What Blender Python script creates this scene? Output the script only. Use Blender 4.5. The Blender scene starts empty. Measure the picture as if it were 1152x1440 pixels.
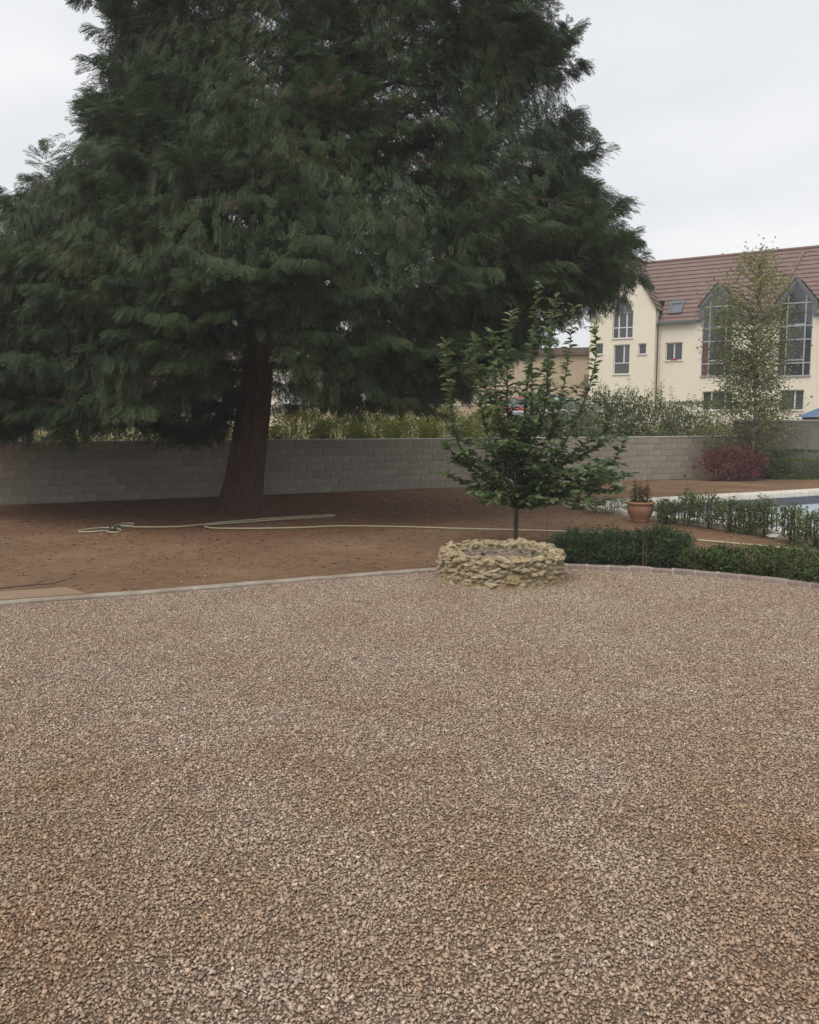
import bpy, bmesh, math, random
import numpy as np
from mathutils import Vector, Matrix, noise as mnoise

random.seed(7)
RNG = np.random.default_rng(7)
R = math.radians
scene = bpy.context.scene
COL = scene.collection

# ------------------------------------------------------------------ camera
CAM_H, FPX = 1.85, 1155.0
PITCH = math.atan(124.0 / FPX)
cam_d = bpy.data.cameras.new('camera')
cam_d.sensor_fit = 'HORIZONTAL'
cam_d.sensor_width = 36.0
cam_d.lens = 36.0 * FPX / 1152.0
cam_d.clip_start = 0.05
cam_d.clip_end = 3000
cam = bpy.data.objects.new('camera', cam_d)
cam.location = (0, 0, CAM_H)
cam.rotation_euler = (math.pi / 2 - PITCH, 0, 0)
COL.objects.link(cam)
scene.camera = cam

# ------------------------------------------------------------------ sky, sun, exposure
SUN_EL, SUN_AZ = R(58), R(-150)          # azimuth from +Y towards +X
world = bpy.data.worlds.new('World')
scene.world = world
world.use_nodes = True
wn, wl = world.node_tree.nodes, world.node_tree.links
wn.clear()
w_out = wn.new('ShaderNodeOutputWorld')
w_mix = wn.new('ShaderNodeMixShader')
bg_sky = wn.new('ShaderNodeBackground')
sky = wn.new('ShaderNodeTexSky')
sky.sky_type = 'NISHITA'
sky.sun_disc = False
sky.sun_elevation = SUN_EL
sky.sun_rotation = SUN_AZ
bg_sky.inputs[1].default_value = 0.10
wl.new(sky.outputs[0], bg_sky.inputs[0])
bg_cl = wn.new('ShaderNodeBackground')     # the overcast layer
tc = wn.new('ShaderNodeTexCoord')
mp = wn.new('ShaderNodeMapping')
mp.inputs['Scale'].default_value = (1.0, 1.0, 3.2)
nz = wn.new('ShaderNodeTexNoise')
nz.inputs['Scale'].default_value = 1.7
nz.inputs['Detail'].default_value = 5
nz.inputs['Roughness'].default_value = 0.45
rp = wn.new('ShaderNodeValToRGB')
rp.color_ramp.elements[0].position = 0.30
rp.color_ramp.elements[0].color = (0.46, 0.48, 0.515, 1)
rp.color_ramp.elements[1].position = 0.68
rp.color_ramp.elements[1].color = (0.675, 0.675, 0.678, 1)
wl.new(tc.outputs['Generated'], mp.inputs[0])
wl.new(mp.outputs[0], nz.inputs['Vector'])
wl.new(nz.outputs['Fac'], rp.inputs[0])
wl.new(rp.outputs[0], bg_cl.inputs[0])
bg_cl.inputs[1].default_value = 1.0
w_mix.inputs[0].default_value = 0.95
wl.new(bg_sky.outputs[0], w_mix.inputs[1])
wl.new(bg_cl.outputs[0], w_mix.inputs[2])
wl.new(w_mix.outputs[0], w_out.inputs[0])

sun_d = bpy.data.lights.new('sun', 'SUN')
sun_d.energy = 1.5
sun_d.angle = R(50)
sun_d.color = (1.0, 0.93, 0.83)
sun = bpy.data.objects.new('sun', sun_d)
sdir = Vector((math.sin(SUN_AZ) * math.cos(SUN_EL), math.cos(SUN_AZ) * math.cos(SUN_EL), math.sin(SUN_EL)))
sun.rotation_euler = sdir.to_track_quat('Z', 'Y').to_euler()
sun.location = (0, 0, 40)
COL.objects.link(sun)

vs = scene.view_settings
vs.view_transform = 'Standard'
vs.look = 'None'
vs.exposure = 0.62
vs.gamma = 1.0
vs.use_curve_mapping = False
scene.cycles.max_bounces = 6
scene.cycles.diffuse_bounces = 3
scene.cycles.glossy_bounces = 2
scene.cycles.transmission_bounces = 3
scene.cycles.use_denoising = True
scene.cycles.denoiser = 'OPENIMAGEDENOISE'
scene.cycles.denoising_input_passes = 'RGB_ALBEDO_NORMAL'
scene.cycles.denoising_prefilter = 'NONE'
scene.cycles.volume_bounces = 0

# ------------------------------------------------------------------ pixel helpers (a pixel is a direction)
def ray(x, y):
    a, b = (x - 576.0) / FPX, -(y - 720.0) / FPX
    return np.array([a, math.cos(PITCH) + b * math.sin(PITCH), -math.sin(PITCH) + b * math.cos(PITCH)])
EYE = np.array([0, 0, CAM_H])
def g(x, y, z=0.0):
    d = ray(x, y)
    return EYE + d * ((z - CAM_H) / d[2])
def at(x, y, Y):
    d = ray(x, y)
    return EYE + d * (Y / d[1])

# ------------------------------------------------------------------ object helpers
def tag(o, label=None, cat=None, group=None, kind=None):
    if label: o['label'] = label
    if cat: o['category'] = cat
    if group: o['group'] = group
    if kind: o['kind'] = kind
    return o
def thing(name, loc, label, cat, group=None, rz=0.0):
    o = bpy.data.objects.new(name, None)
    o.empty_display_size = 0.2
    o.location = loc
    o.rotation_euler = (0, 0, rz)
    COL.objects.link(o)
    return tag(o, label, cat, group)
def link(name, me, parent=None, loc=(0, 0, 0), rot=(0, 0, 0), scl=(1, 1, 1), kind=None):
    o = bpy.data.objects.new(name, me)
    COL.objects.link(o)
    o.parent = parent
    o.location = loc; o.rotation_euler = rot; o.scale = scl
    if kind: o['kind'] = kind
    return o
def mesh_np(name, V, F, mat=None, smooth=False, attrs=None):
    """V (n,3); F list of equal-length face arrays or list of tuples"""
    me = bpy.data.meshes.new(name)
    V = np.asarray(V, dtype=np.float32)
    if isinstance(F, np.ndarray):
        nf, k = F.shape
        me.vertices.add(len(V)); me.vertices.foreach_set('co', V.ravel())
        me.loops.add(nf * k); me.loops.foreach_set('vertex_index', F.astype(np.int32).ravel())
        me.polygons.add(nf)
        me.polygons.foreach_set('loop_start', np.arange(0, nf * k, k, dtype=np.int32))
        me.update(calc_edges=True)
    else:
        me.from_pydata([tuple(map(float, v)) for v in V], [], [tuple(int(i) for i in f) for f in F])
        me.update()
    if smooth:
        me.polygons.foreach_set('use_smooth', np.ones(len(me.polygons), dtype=bool))
    if mat: me.materials.append(mat)
    if attrs:
        for an, (ty, arr) in attrs.items():
            a = me.attributes.new(an, ty, 'POINT')
            a.data.foreach_set('value', np.asarray(arr, dtype=np.float32))
    return me
class MB:
    """collects shapes into one mesh"""
    def __init__(self): self.v = []; self.f = []
    def add(self, V, F):
        o = len(self.v)
        self.v += [tuple(map(float, p)) for p in V]
        self.f += [tuple(i + o for i in f) for f in F]
        return self
    def box(self, x0, x1, y0, y1, z0, z1):
        V = [(x, y, z) for z in (z0, z1) for y in (y0, y1) for x in (x0, x1)]
        return self.add(V, [(0, 2, 3, 1), (4, 5, 7, 6), (0, 1, 5, 4), (1, 3, 7, 5), (3, 2, 6, 7), (2, 0, 4, 6)])
    def prism(self, poly, d0, d1, axis='y'):
        """poly of (a,b); extruded along y between d0,d1 in the a=x, b=z plane"""
        n = len(poly)
        V = [(a, d0, b) for a, b in poly] + [(a, d1, b) for a, b in poly]
        if axis == 'z':
            V = [(a, b, d0) for a, b in poly] + [(a, b, d1) for a, b in poly]
        F = [tuple(range(n))[::-1], tuple(range(n, 2 * n))]
        F += [(i, (i + 1) % n, n + (i + 1) % n, n + i) for i in range(n)]
        return self.add(V, F)
    def tube(self, pts, radii, seg=8, cap=True):
        pts = [Vector(p) for p in pts]
        n = len(pts)
        if not hasattr(radii, '__len__'): radii = [radii] * n
        V = []; ref = None
        for i, p in enumerate(pts):
            d = (pts[min(i + 1, n - 1)] - pts[max(i - 1, 0)])
            d = d.normalized() if d.length > 1e-9 else Vector((0, 0, 1))
            if ref is None:
                ref = Vector((1, 0, 0)) if abs(d.x) < 0.8 else Vector((0, 1, 0))
            a = (ref - d * ref.dot(d)).normalized(); ref = a
            b = d.cross(a)
            for k in range(seg):
                t = 2 * math.pi * k / seg
                V.append(p + (a * math.cos(t) + b * math.sin(t)) * radii[i])
        F = []
        for i in range(n - 1):
            for k in range(seg):
                k2 = (k + 1) % seg
                F.append((i * seg + k, i * seg + k2, (i + 1) * seg + k2, (i + 1) * seg + k))
        if cap:
            F.append(tuple(range(seg))[::-1]); F.append(tuple((n - 1) * seg + k for k in range(seg)))
        return self.add(V, F)
    def lathe(self, prof, seg=32):
        V = [(r * math.cos(2 * math.pi * k / seg), r * math.sin(2 * math.pi * k / seg), z) for r, z in prof for k in range(seg)]
        F = [(i * seg + k, i * seg + (k + 1) % seg, (i + 1) * seg + (k + 1) % seg, (i + 1) * seg + k) for i in range(len(prof) - 1) for k in range(seg)]
        return self.add(V, F)
    def mesh(self, name, mat, smooth=False, bevel=0.0):
        me = bpy.data.meshes.new(name)
        me.from_pydata(self.v, [], self.f); me.update()
        if bevel:
            bm = bmesh.new(); bm.from_mesh(me)
            bmesh.ops.recalc_face_normals(bm, faces=bm.faces)
            bmesh.ops.bevel(bm, geom=list(bm.edges), offset=bevel, segments=1, affect='EDGES', clamp_overlap=True)
            bm.to_mesh(me); bm.free()
        else:
            bm = bmesh.new(); bm.from_mesh(me)
            bmesh.ops.recalc_face_normals(bm, faces=bm.faces)
            bm.to_mesh(me); bm.free()
        if smooth: me.polygons.foreach_set('use_smooth', np.ones(len(me.polygons), dtype=bool))
        me.materials.append(mat)
        return me
    def build(self, name, mat, parent=None, loc=(0, 0, 0), smooth=False, bevel=0.0, kind=None, rot=(0, 0, 0)):
        return link(name, self.mesh(name, mat, smooth, bevel), parent, loc, rot, kind=kind)
def smooth_path(pts, sub=6):
    P = [np.array(p, float) for p in pts]
    P = [2 * P[0] - P[1]] + P + [2 * P[-1] - P[-2]]
    out = []
    for i in range(1, len(P) - 2):
        for k in range(sub):
            t = k / sub
            a, b, c, d = P[i - 1], P[i], P[i + 1], P[i + 2]
            out.append(0.5 * ((2 * b) + (c - a) * t + (2 * a - 5 * b + 4 * c - d) * t * t + (3 * b - a - 3 * c + d) * t ** 3))
    out.append(P[-2])
    return out

# ------------------------------------------------------------------ leaf baking / scattering
def frames(D, N):
    """rotation matrices (n,3,3) with columns x=D, z~N"""
    D = D / np.maximum(np.linalg.norm(D, axis=1, keepdims=True), 1e-9)
    N = N - D * np.sum(N * D, axis=1, keepdims=True)
    l = np.linalg.norm(N, axis=1, keepdims=True)
    N = np.where(l < 1e-4, np.cross(D, np.array([[0.3, 0.9, 0.1]])), N)
    N = N / np.maximum(np.linalg.norm(N, axis=1, keepdims=True), 1e-9)
    B = np.cross(N, D)
    return np.stack([D, B, N], axis=2)
def bake(name, variants, P, M, S, mat, tint, parent=None, loc=(0, 0, 0), kind='stuff', extra=None):
    """leaf meshes copied to every point as real geometry (triangles)"""
    Vs, Fs, Ts = [], [], []
    off = 0
    pick = RNG.integers(0, len(variants), len(P))
    for k, (V, F) in enumerate(variants):
        idx = np.where(pick == k)[0]
        if len(idx) == 0: continue
        W = np.einsum('nij,vj->nvi', M[idx], V) * S[idx][:, None, None] + P[idx][:, None, :]
        n, v = len(idx), len(V)
        Vs.append(W.reshape(-1, 3))
        Fs.append((F[None] + (np.arange(n) * v)[:, None, None] + off).reshape(-1, 3))
        Ts.append(np.repeat(tint[idx], v))
        off += n * v
    me = mesh_np(name, np.concatenate(Vs), np.concatenate(Fs), mat, attrs={'tint': ('FLOAT', np.concatenate(Ts))})
    return link(name, me, parent, loc, kind=kind)
def euler_np(M):
    ry = -np.arcsin(np.clip(M[:, 2, 0], -1, 1))
    rx = np.arctan2(M[:, 2, 1], M[:, 2, 2])
    rz = np.arctan2(M[:, 1, 0], M[:, 0, 0])
    return np.stack([rx, ry, rz], axis=1)
def scatter(name, variants, P, E, S, mat, tint, parent=None, loc=(0, 0, 0), kind='stuff', smooth=False):
    """one object: variant shapes placed on points by a small node tree (tens of thousands of pieces)"""
    nv = sum(len(v) for v, f in variants)
    V = np.concatenate([v for v, f in variants] + [P])
    Fs, vid, o = [], [], 0
    for k, (v, f) in enumerate(variants):
        Fs.append(f + o); o += len(v); vid += [k] * len(v)
    me = mesh_np(name, V, np.concatenate(Fs), mat, smooth)
    n = len(P)
    def attr(nm, ty, arr, key='value'):
        a = me.attributes.new(nm, ty, 'POINT'); a.data.foreach_set(key, arr.ravel())
    attr('vid', 'INT', np.array(vid + [-1] * n, dtype=np.int32))
    attr('pick', 'INT', np.concatenate([np.zeros(nv), RNG.integers(0, len(variants), n)]).astype(np.int32))
    attr('rot', 'FLOAT_VECTOR', np.concatenate([np.zeros((nv, 3)), E]).astype(np.float32), 'vector')
    attr('scl', 'FLOAT_VECTOR', np.concatenate([np.ones((nv, 3)), S]).astype(np.float32), 'vector')
    attr('tint', 'FLOAT', np.concatenate([np.zeros(nv), tint]).astype(np.float32))
    ob = link(name, me, parent, loc, kind=kind)
    ng = bpy.data.node_groups.new(name + '_nodes', 'GeometryNodeTree')
    ng.interface.new_socket('Geometry', in_out='INPUT', socket_type='NodeSocketGeometry')
    ng.interface.new_socket('Geometry', in_out='OUTPUT', socket_type='NodeSocketGeometry')
    N, L = ng.nodes, ng.links
    gi, go = N.new('NodeGroupInput'), N.new('NodeGroupOutput')
    def named(nm, ty):
        q = N.new('GeometryNodeInputNamedAttribute'); q.data_type = ty; q.inputs[0].default_value = nm
        return [s for s in q.outputs if s.enabled and s.name == 'Attribute'][0]
    va = named('vid', 'INT')
    def sel(k):
        c = N.new('FunctionNodeCompare'); c.data_type = 'INT'; c.operation = 'EQUAL'
        ins = [s for s in c.inputs if s.enabled]
        L.new(va, ins[0]); ins[1].default_value = k
        s = N.new('GeometryNodeSeparateGeometry'); s.domain = 'POINT'
        L.new(gi.outputs[0], s.inputs['Geometry']); L.new(c.outputs[0], s.inputs['Selection'])
        return s.outputs['Selection']
    g2i = N.new('GeometryNodeGeometryToInstance')
    for k in range(len(variants)): L.new(sel(k), g2i.inputs[0])
    iop = N.new('GeometryNodeInstanceOnPoints')
    L.new(sel(-1), iop.inputs['Points'])
    L.new(g2i.outputs[0], iop.inputs['Instance'])
    iop.inputs['Pick Instance'].default_value = True
    L.new(named('pick', 'INT'), iop.inputs['Instance Index'])
    e2r = N.new('FunctionNodeEulerToRotation')
    L.new(named('rot', 'FLOAT_VECTOR'), e2r.inputs[0])
    L.new(e2r.outputs[0], iop.inputs['Rotation'])
    L.new(named('scl', 'FLOAT_VECTOR'), iop.inputs['Scale'])
    L.new(iop.outputs[0], go.inputs[0])
    md = ob.modifiers.new('place', 'NODES'); md.node_group = ng
    return ob

def leaf_shape(w=0.5, fold=0.18, droop=0.25, rows=4, tipw=0.0):
    """pointed oval leaf, length 1 along x, folded on the midrib"""
    V, F = [], []
    for i in range(rows + 1):
        t = i / rows
        hw = w * 0.5 * math.sin(math.pi * min(1, max(0.02, t ** 0.85))) ** 0.8 if 0 < t < 1 else tipw
        z = -droop * t * t
        V += [(t, 0, z), (t, hw, z + fold * hw * 2), (t, -hw, z + fold * hw * 2)]
    for i in range(rows):
        a, b = 3 * i, 3 * (i + 1)
        F += [(a, b, b + 1), (a, b + 1, a + 1), (a, b + 2, b), (a, a + 2, b + 2)]
    return np.array(V, float), np.array(F)
def quad_leaf(w=0.5, fold=0.15):
    V = np.array([(0, 0, 0), (0.5, w / 2, fold), (1, 0, -0.1), (0.5, -w / 2, fold)], float)
    return V, np.array([(0, 2, 1), (0, 3, 2)])
def frond_shape(seed, pairs=11, width=0.36, droop=0.35, lw=0.021):
    """flat feathery conifer spray, length 1 along x"""
    r = random.Random(seed)
    V, F = [], []
    def strip(p, q, w):
        d = Vector(q) - Vector(p)
        s = Vector((-d.y, d.x, 0)).normalized() * w
        m = Vector(p).lerp(Vector(q), 0.45)
        o = len(V)
        V.extend([tuple(p), tuple(m + s), tuple(q), tuple(m - s)])
        F.extend([(o, o + 2, o + 1), (o, o + 3, o + 2)])
    def cz(t): return -droop * t * t
    for i in range(4):
        a, b = i / 4, (i + 1) / 4
        strip((a, 0, cz(a)), (b, 0, cz(b)), 0.016)
    for i in range(pairs):
        for sd in (-1, 1):
            t = 0.08 + 0.9 * (i + 0.5 * (sd > 0) + r.uniform(-.2, .2)) / pairs
            ln = width * (0.35 + 0.65 * math.sin(math.pi * min(1, t * 0.9 + 0.12))) * r.uniform(0.7, 1.15)
            ang = R(r.uniform(32, 52))
            tx, ty = t + ln * math.cos(ang), sd * ln * math.sin(ang)
            strip((t, 0, cz(t)), (tx, ty, cz(t) - ln * r.uniform(0.05, 0.4)), lw * r.uniform(0.7, 1.2))
            if ln > 0.2:      # a forked side spray
                h = 0.45
                hx, hy = t + ln * h * math.cos(ang), sd * ln * h * math.sin(ang)
                a2 = ang - R(28)
                strip((hx, hy, cz(t) - ln * 0.1), (hx + ln * 0.5 * math.cos(a2), hy + sd * ln * 0.5 * math.sin(a2), cz(t) - ln * 0.25), lw * 0.8)
    return np.array(V, float), np.array(F)

# ------------------------------------------------------------------ materials
MATS = {}
def new_mat(name):
    m = bpy.data.materials.new(name); m.use_nodes = True
    nt = m.node_tree
    b = nt.nodes['Principled BSDF']
    MATS[name] = m
    return m, nt.nodes, nt.links, b
def ramp(nodes, stops):
    r = nodes.new('ShaderNodeValToRGB')
    e = r.color_ramp.elements
    while len(e) < len(stops): e.new(0.5)
    for i, (p, c) in enumerate(stops):
        e[i].position = p; e[i].color = (*c, 1)
    return r
def noise_n(nodes, links, scale, detail=4, rough=0.55, stretch=None, coord='Object'):
    t = nodes.new('ShaderNodeTexCoord')
    n = nodes.new('ShaderNodeTexNoise')
    n.inputs['Scale'].default_value = scale
    n.inputs['Detail'].default_value = detail
    n.inputs['Roughness'].default_value = rough
    if stretch:
        m = nodes.new('ShaderNodeMapping'); m.inputs['Scale'].default_value = stretch
        links.new(t.outputs[coord], m.inputs[0]); links.new(m.outputs[0], n.inputs['Vector'])
    else:
        links.new(t.outputs[coord], n.inputs['Vector'])
    return n
def mixc(nodes, links, a, b, fac, mode='MIX'):
    m = nodes.new('ShaderNodeMix'); m.data_type = 'RGBA'; m.blend_type = mode
    for s, v in ((m.inputs[6], a), (m.inputs[7], b)):
        if isinstance(v, tuple): s.default_value = (*v, 1)
        else: links.new(v, s)
    if isinstance(fac, (int, float)): m.inputs[0].default_value = fac
    else: links.new(fac, m.inputs[0])
    return m.outputs[2]
def bump(nodes, links, b, h, strength=0.4, dist=0.02):
    bp = nodes.new('ShaderNodeBump'); bp.inputs['Strength'].default_value = strength
    bp.inputs['Distance'].default_value = dist
    links.new(h, bp.inputs['Height']); links.new(bp.outputs[0], b.inputs['Normal'])
def rough_mat(name, c1, c2, scale=6, rough=0.85, bumps=0.3, bdist=0.01, stretch=None, rnd=0.0, spec=0.3, stain=None, detail=6):
    """two-tone noisy surface with relief; rnd shifts each object's lightness"""
    m, N, L, b = new_mat(name)
    n = noise_n(N, L, scale, detail, 0.6, stretch)
    r = ramp(N, [(0.32, c1), (0.68, c2)])
    L.new(n.outputs['Fac'], r.inputs[0])
    c = r.outputs[0]
    if stain:
        n2 = noise_n(N, L, stain[1], 3, 0.5, stain[3] if len(stain) > 3 else None)
        r2 = ramp(N, [(0.48, (0, 0, 0)), (0.66, (1, 1, 1))]); L.new(n2.outputs['Fac'], r2.inputs[0])
        mm = N.new('ShaderNodeMath'); mm.operation = 'MULTIPLY'; mm.inputs[1].default_value = stain[2]
        L.new(r2.outputs[0], mm.inputs[0])
        c = mixc(N, L, c, stain[0], mm.outputs[0])
    if rnd:
        oi = N.new('ShaderNodeObjectInfo')
        mr = N.new('ShaderNodeMapRange'); mr.inputs[3].default_value = 1 - rnd; mr.inputs[4].default_value = 1 + rnd
        L.new(oi.outputs['Random'], mr.inputs[0])
        hs = N.new('ShaderNodeHueSaturation'); L.new(mr.outputs[0], hs.inputs['Value']); L.new(c, hs.inputs['Color'])
        c = hs.outputs[0]
    L.new(c, b.inputs['Base Color'])
    b.inputs['Roughness'].default_value = rough
    b.inputs['Specular IOR Level'].default_value = spec
    n3 = noise_n(N, L, scale * 6, 5, 0.65, stretch)
    bump(N, L, b, n3.outputs['Fac'], bumps, bdist)
    return m
def plain_mat(name, c, rough=0.5, metal=0.0, spec=0.5, vary=0.08, scale=9):
    m, N, L, b = new_mat(name)
    n = noise_n(N, L, scale, 4)
    r = ramp(N, [(0.3, tuple(x * (1 - vary) for x in c)), (0.7, tuple(min(1, x * (1 + vary)) for x in c))])
    L.new(n.outputs['Fac'], r.inputs[0]); L.new(r.outputs[0], b.inputs['Base Color'])
    b.inputs['Roughness'].default_value = rough; b.inputs['Metallic'].default_value = metal
    b.inputs['Specular IOR Level'].default_value = spec
    return m
def leaf_mat(name, stops, trans=0.25, rough=0.5, inst=False, spec=0.35):
    """colour by each leaf's own tint value, light comes partly through"""
    m, N, L, b = new_mat(name)
    a = N.new('ShaderNodeAttribute'); a.attribute_name = 'tint'
    a.attribute_type = 'INSTANCER' if inst else 'GEOMETRY'
    r = ramp(N, stops); L.new(a.outputs['Fac'], r.inputs[0])
    L.new(r.outputs[0], b.inputs['Base Color'])
    b.inputs['Roughness'].default_value = rough
    b.inputs['Specular IOR Level'].default_value = spec
    t = N.new('ShaderNodeBsdfTranslucent'); L.new(r.outputs[0], t.inputs[0])
    mx = N.new('ShaderNodeMixShader'); mx.inputs[0].default_value = trans
    out = N['Material Output']
    L.new(b.outputs[0], mx.inputs[1]); L.new(t.outputs[0], mx.inputs[2]); L.new(mx.outputs[0], out.inputs[0])
    return m
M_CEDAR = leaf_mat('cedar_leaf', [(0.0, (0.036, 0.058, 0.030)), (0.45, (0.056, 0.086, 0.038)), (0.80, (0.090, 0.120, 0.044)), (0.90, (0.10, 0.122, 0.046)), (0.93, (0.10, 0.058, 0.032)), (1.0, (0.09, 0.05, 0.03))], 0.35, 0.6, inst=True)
M_APPLE = leaf_mat('apple_leaf', [(0, (0.095, 0.14, 0.055)), (0.5, (0.14, 0.20, 0.085)), (0.85, (0.20, 0.265, 0.13)), (1, (0.28, 0.31, 0.13))], 0.38, 0.36, spec=0.5)
M_BOX = leaf_mat('box_leaf', [(0, (0.045, 0.075, 0.02)), (0.6, (0.105, 0.145, 0.04)), (1, (0.20, 0.22, 0.055))], 0.2, 0.4)
M_YEW = leaf_mat('yew_leaf', [(0, (0.034, 0.064, 0.024)), (0.7, (0.07, 0.115, 0.042)), (1, (0.12, 0.165, 0.055))], 0.15, 0.5)
M_YELLOW = leaf_mat('yellow_green_leaf', [(0, (0.15, 0.18, 0.03)), (0.5, (0.25, 0.28, 0.045)), (0.85, (0.34, 0.35, 0.06)), (1, (0.42, 0.38, 0.09))], 0.38, 0.5)
M_SHRUB = leaf_mat('shrub_leaf', [(0, (0.07, 0.095, 0.034)), (0.5, (0.13, 0.16, 0.06)), (0.85, (0.22, 0.235, 0.10)), (1, (0.28, 0.20, 0.08))], 0.25, 0.5)
M_BIRCH = leaf_mat('birch_leaf', [(0, (0.11, 0.14, 0.05)), (0.5, (0.22, 0.235, 0.075)), (0.8, (0.38, 0.34, 0.11)), (1, (0.5, 0.42, 0.14))], 0.42, 0.5)
M_RED = leaf_mat('red_leaf', [(0, (0.09, 0.03, 0.036)), (0.5, (0.23, 0.06, 0.075)), (0.85, (0.32, 0.11, 0.11)), (1, (0.13, 0.10, 0.05))], 0.3, 0.5)
M_DRY = leaf_mat('dry_leaf', [(0, (0.10, 0.08, 0.03)), (0.4, (0.22, 0.15, 0.07)), (0.8, (0.32, 0.20, 0.10)), (1, (0.10, 0.13, 0.04))], 0.25, 0.6)
M_LITTER = leaf_mat('litter', [(0, (0.13, 0.075, 0.045)), (0.5, (0.25, 0.14, 0.08)), (1, (0.44, 0.31, 0.20))], 0.0, 0.9)
M_BARK = rough_mat('cedar_bark', (0.075, 0.040, 0.027), (0.20, 0.105, 0.068), 5, 0.95, 0.9, 0.04, (5, 5, 0.5))
M_TWIG = rough_mat('twig_bark', (0.05, 0.04, 0.03), (0.12, 0.095, 0.07), 20, 0.85, 0.4, 0.004, (3, 3, 0.6))
M_BIRCHBARK = rough_mat('pale_bark', (0.18, 0.16, 0.13), (0.4, 0.37, 0.32), 8, 0.8, 0.3, 0.01, (1, 1, 3))
M_BLOCK = rough_mat('concrete_block', (0.29, 0.255, 0.208), (0.40, 0.355, 0.295), 7, 0.95, 0.5, 0.006, rnd=0.10, spec=0.15, stain=((0.175, 0.155, 0.125), 1.3, 0.45))
M_MORTAR = rough_mat('mortar', (0.25, 0.222, 0.182), (0.35, 0.315, 0.27), 14, 0.95, 0.5, 0.006, spec=0.15)
M_CAP = rough_mat('cap_mortar', (0.30, 0.29, 0.265), (0.42, 0.405, 0.37), 5, 0.95, 0.4, 0.006, spec=0.15)
M_GREYWALL = rough_mat('grey_render', (0.17, 0.165, 0.145), (0.25, 0.24, 0.215), 1.6, 0.95, 0.3, 0.006, spec=0.15, stain=((0.11, 0.108, 0.095), 0.9, 0.5, (1, 1, 0.3)))
M_KERB = rough_mat('kerb_concrete', (0.25, 0.22, 0.178), (0.37, 0.33, 0.275), 9, 0.95, 0.5, 0.006, spec=0.15, stain=((0.2, 0.15, 0.11), 2.2, 0.5))
M_PAVER = rough_mat('clay_paver', (0.22, 0.17, 0.145), (0.32, 0.26, 0.225), 16, 0.9, 0.4, 0.004, rnd=0.12, spec=0.2)
M_WHITEMORTAR = rough_mat('pale_mortar', (0.34, 0.30, 0.265), (0.45, 0.40, 0.36), 20, 0.95, 0.4, 0.004)
M_COPING = rough_mat('coping_stone', (0.52, 0.48, 0.41), (0.66, 0.62, 0.54), 6, 0.8, 0.3, 0.004, rnd=0.05)
M_LINER = plain_mat('pool_liner', (0.085, 0.09, 0.115), 0.5)
M_TUFA = rough_mat('tufa', (0.22, 0.17, 0.10), (0.52, 0.44, 0.285), 13, 0.95, 0.9, 0.02, spec=0.15, stain=((0.33, 0.21, 0.085), 4.5, 0.5), detail=8)
M_STONE = rough_mat('planter_stone', (0.30, 0.24, 0.145), (0.62, 0.54, 0.385), 14, 0.95, 0.8, 0.015, rnd=0.22, spec=0.15, stain=((0.38, 0.25, 0.10), 6, 0.45))
M_SOIL = rough_mat('planter_soil', (0.13, 0.10, 0.072), (0.33, 0.275, 0.21), 16, 0.95, 0.9, 0.03)
M_TERRA = rough_mat('terracotta', (0.27, 0.125, 0.075), (0.37, 0.19, 0.115), 7, 0.85, 0.2, 0.003, stain=((0.36, 0.26, 0.19), 5, 0.35))
M_HOSE = plain_mat('hose', (0.42, 0.40, 0.255), 0.55, vary=0.12, scale=4)
M_NOZZLE = plain_mat('nozzle', (0.04, 0.04, 0.035), 0.5)
M_BOARD = rough_mat('board', (0.22, 0.15, 0.10), (0.27, 0.19, 0.13), 3, 0.9, 0.2, 0.003, (1, 6, 1))
M_CREAM = rough_mat('cream_render', (0.74, 0.68, 0.565), (0.80, 0.735, 0.62), 0.8, 0.95, 0.15, 0.006, spec=0.15, stain=((0.66, 0.60, 0.495), 0.35, 0.3, (1, 1, 0.25)))
M_BEIGE = rough_mat('beige_render', (0.44, 0.35, 0.25), (0.52, 0.42, 0.31), 0.8, 0.95, 0.15, 0.006, spec=0.15)
M_BROWNCLAD = rough_mat('brown_cladding', (0.15, 0.105, 0.07), (0.22, 0.16, 0.11), 3, 0.9, 0.2, 0.006)
M_ZINC = plain_mat('zinc', (0.115, 0.125, 0.15), 0.45, 0.3)
M_FRAME = plain_mat('white_frame', (0.66, 0.66, 0.65), 0.4, vary=0.03)
M_ALU = plain_mat('pale_mullion', (0.36, 0.38, 0.41), 0.4, 0.1, vary=0.03)
M_GLASS = plain_mat('window_glass', (0.030, 0.037, 0.044), 0.04, 0.0, 0.8, vary=0.5, scale=1.1)
m, N, L, b = new_mat('window_glass'); oi = N.new('ShaderNodeObjectInfo')
r = ramp(N, [(0.0, (0.022, 0.027, 0.032)), (0.55, (0.045, 0.053, 0.06)), (1.0, (0.12, 0.125, 0.125))]); L.new(oi.outputs['Random'], r.inputs[0])
nn = noise_n(N, L, 2.2, 3); L.new(mixc(N, L, r.outputs[0], (0.03, 0.035, 0.04), nn.outputs['Fac']), b.inputs['Base Color'])
b.inputs['Roughness'].default_value = 0.04; b.inputs['Specular IOR Level'].default_value = 0.8
M_GLASS = m
M_SKYGLASS = plain_mat('skylight_glass', (0.10, 0.12, 0.14), 0.03, 0.0, 1.0, vary=0.1)
M_CURTAIN = rough_mat('curtain', (0.10, 0.035, 0.04), (0.14, 0.05, 0.055), 6, 0.95, 0.3, 0.01, (6, 6, 0.4))
M_PANEL = plain_mat('dark_panel', (0.075, 0.08, 0.085), 0.5)
M_REDPOT = plain_mat('red_flowers', (0.28, 0.03, 0.03), 0.7, vary=0.4, scale=40)
M_BLUE = plain_mat('blue_metal', (0.06, 0.13, 0.26), 0.45)
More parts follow.
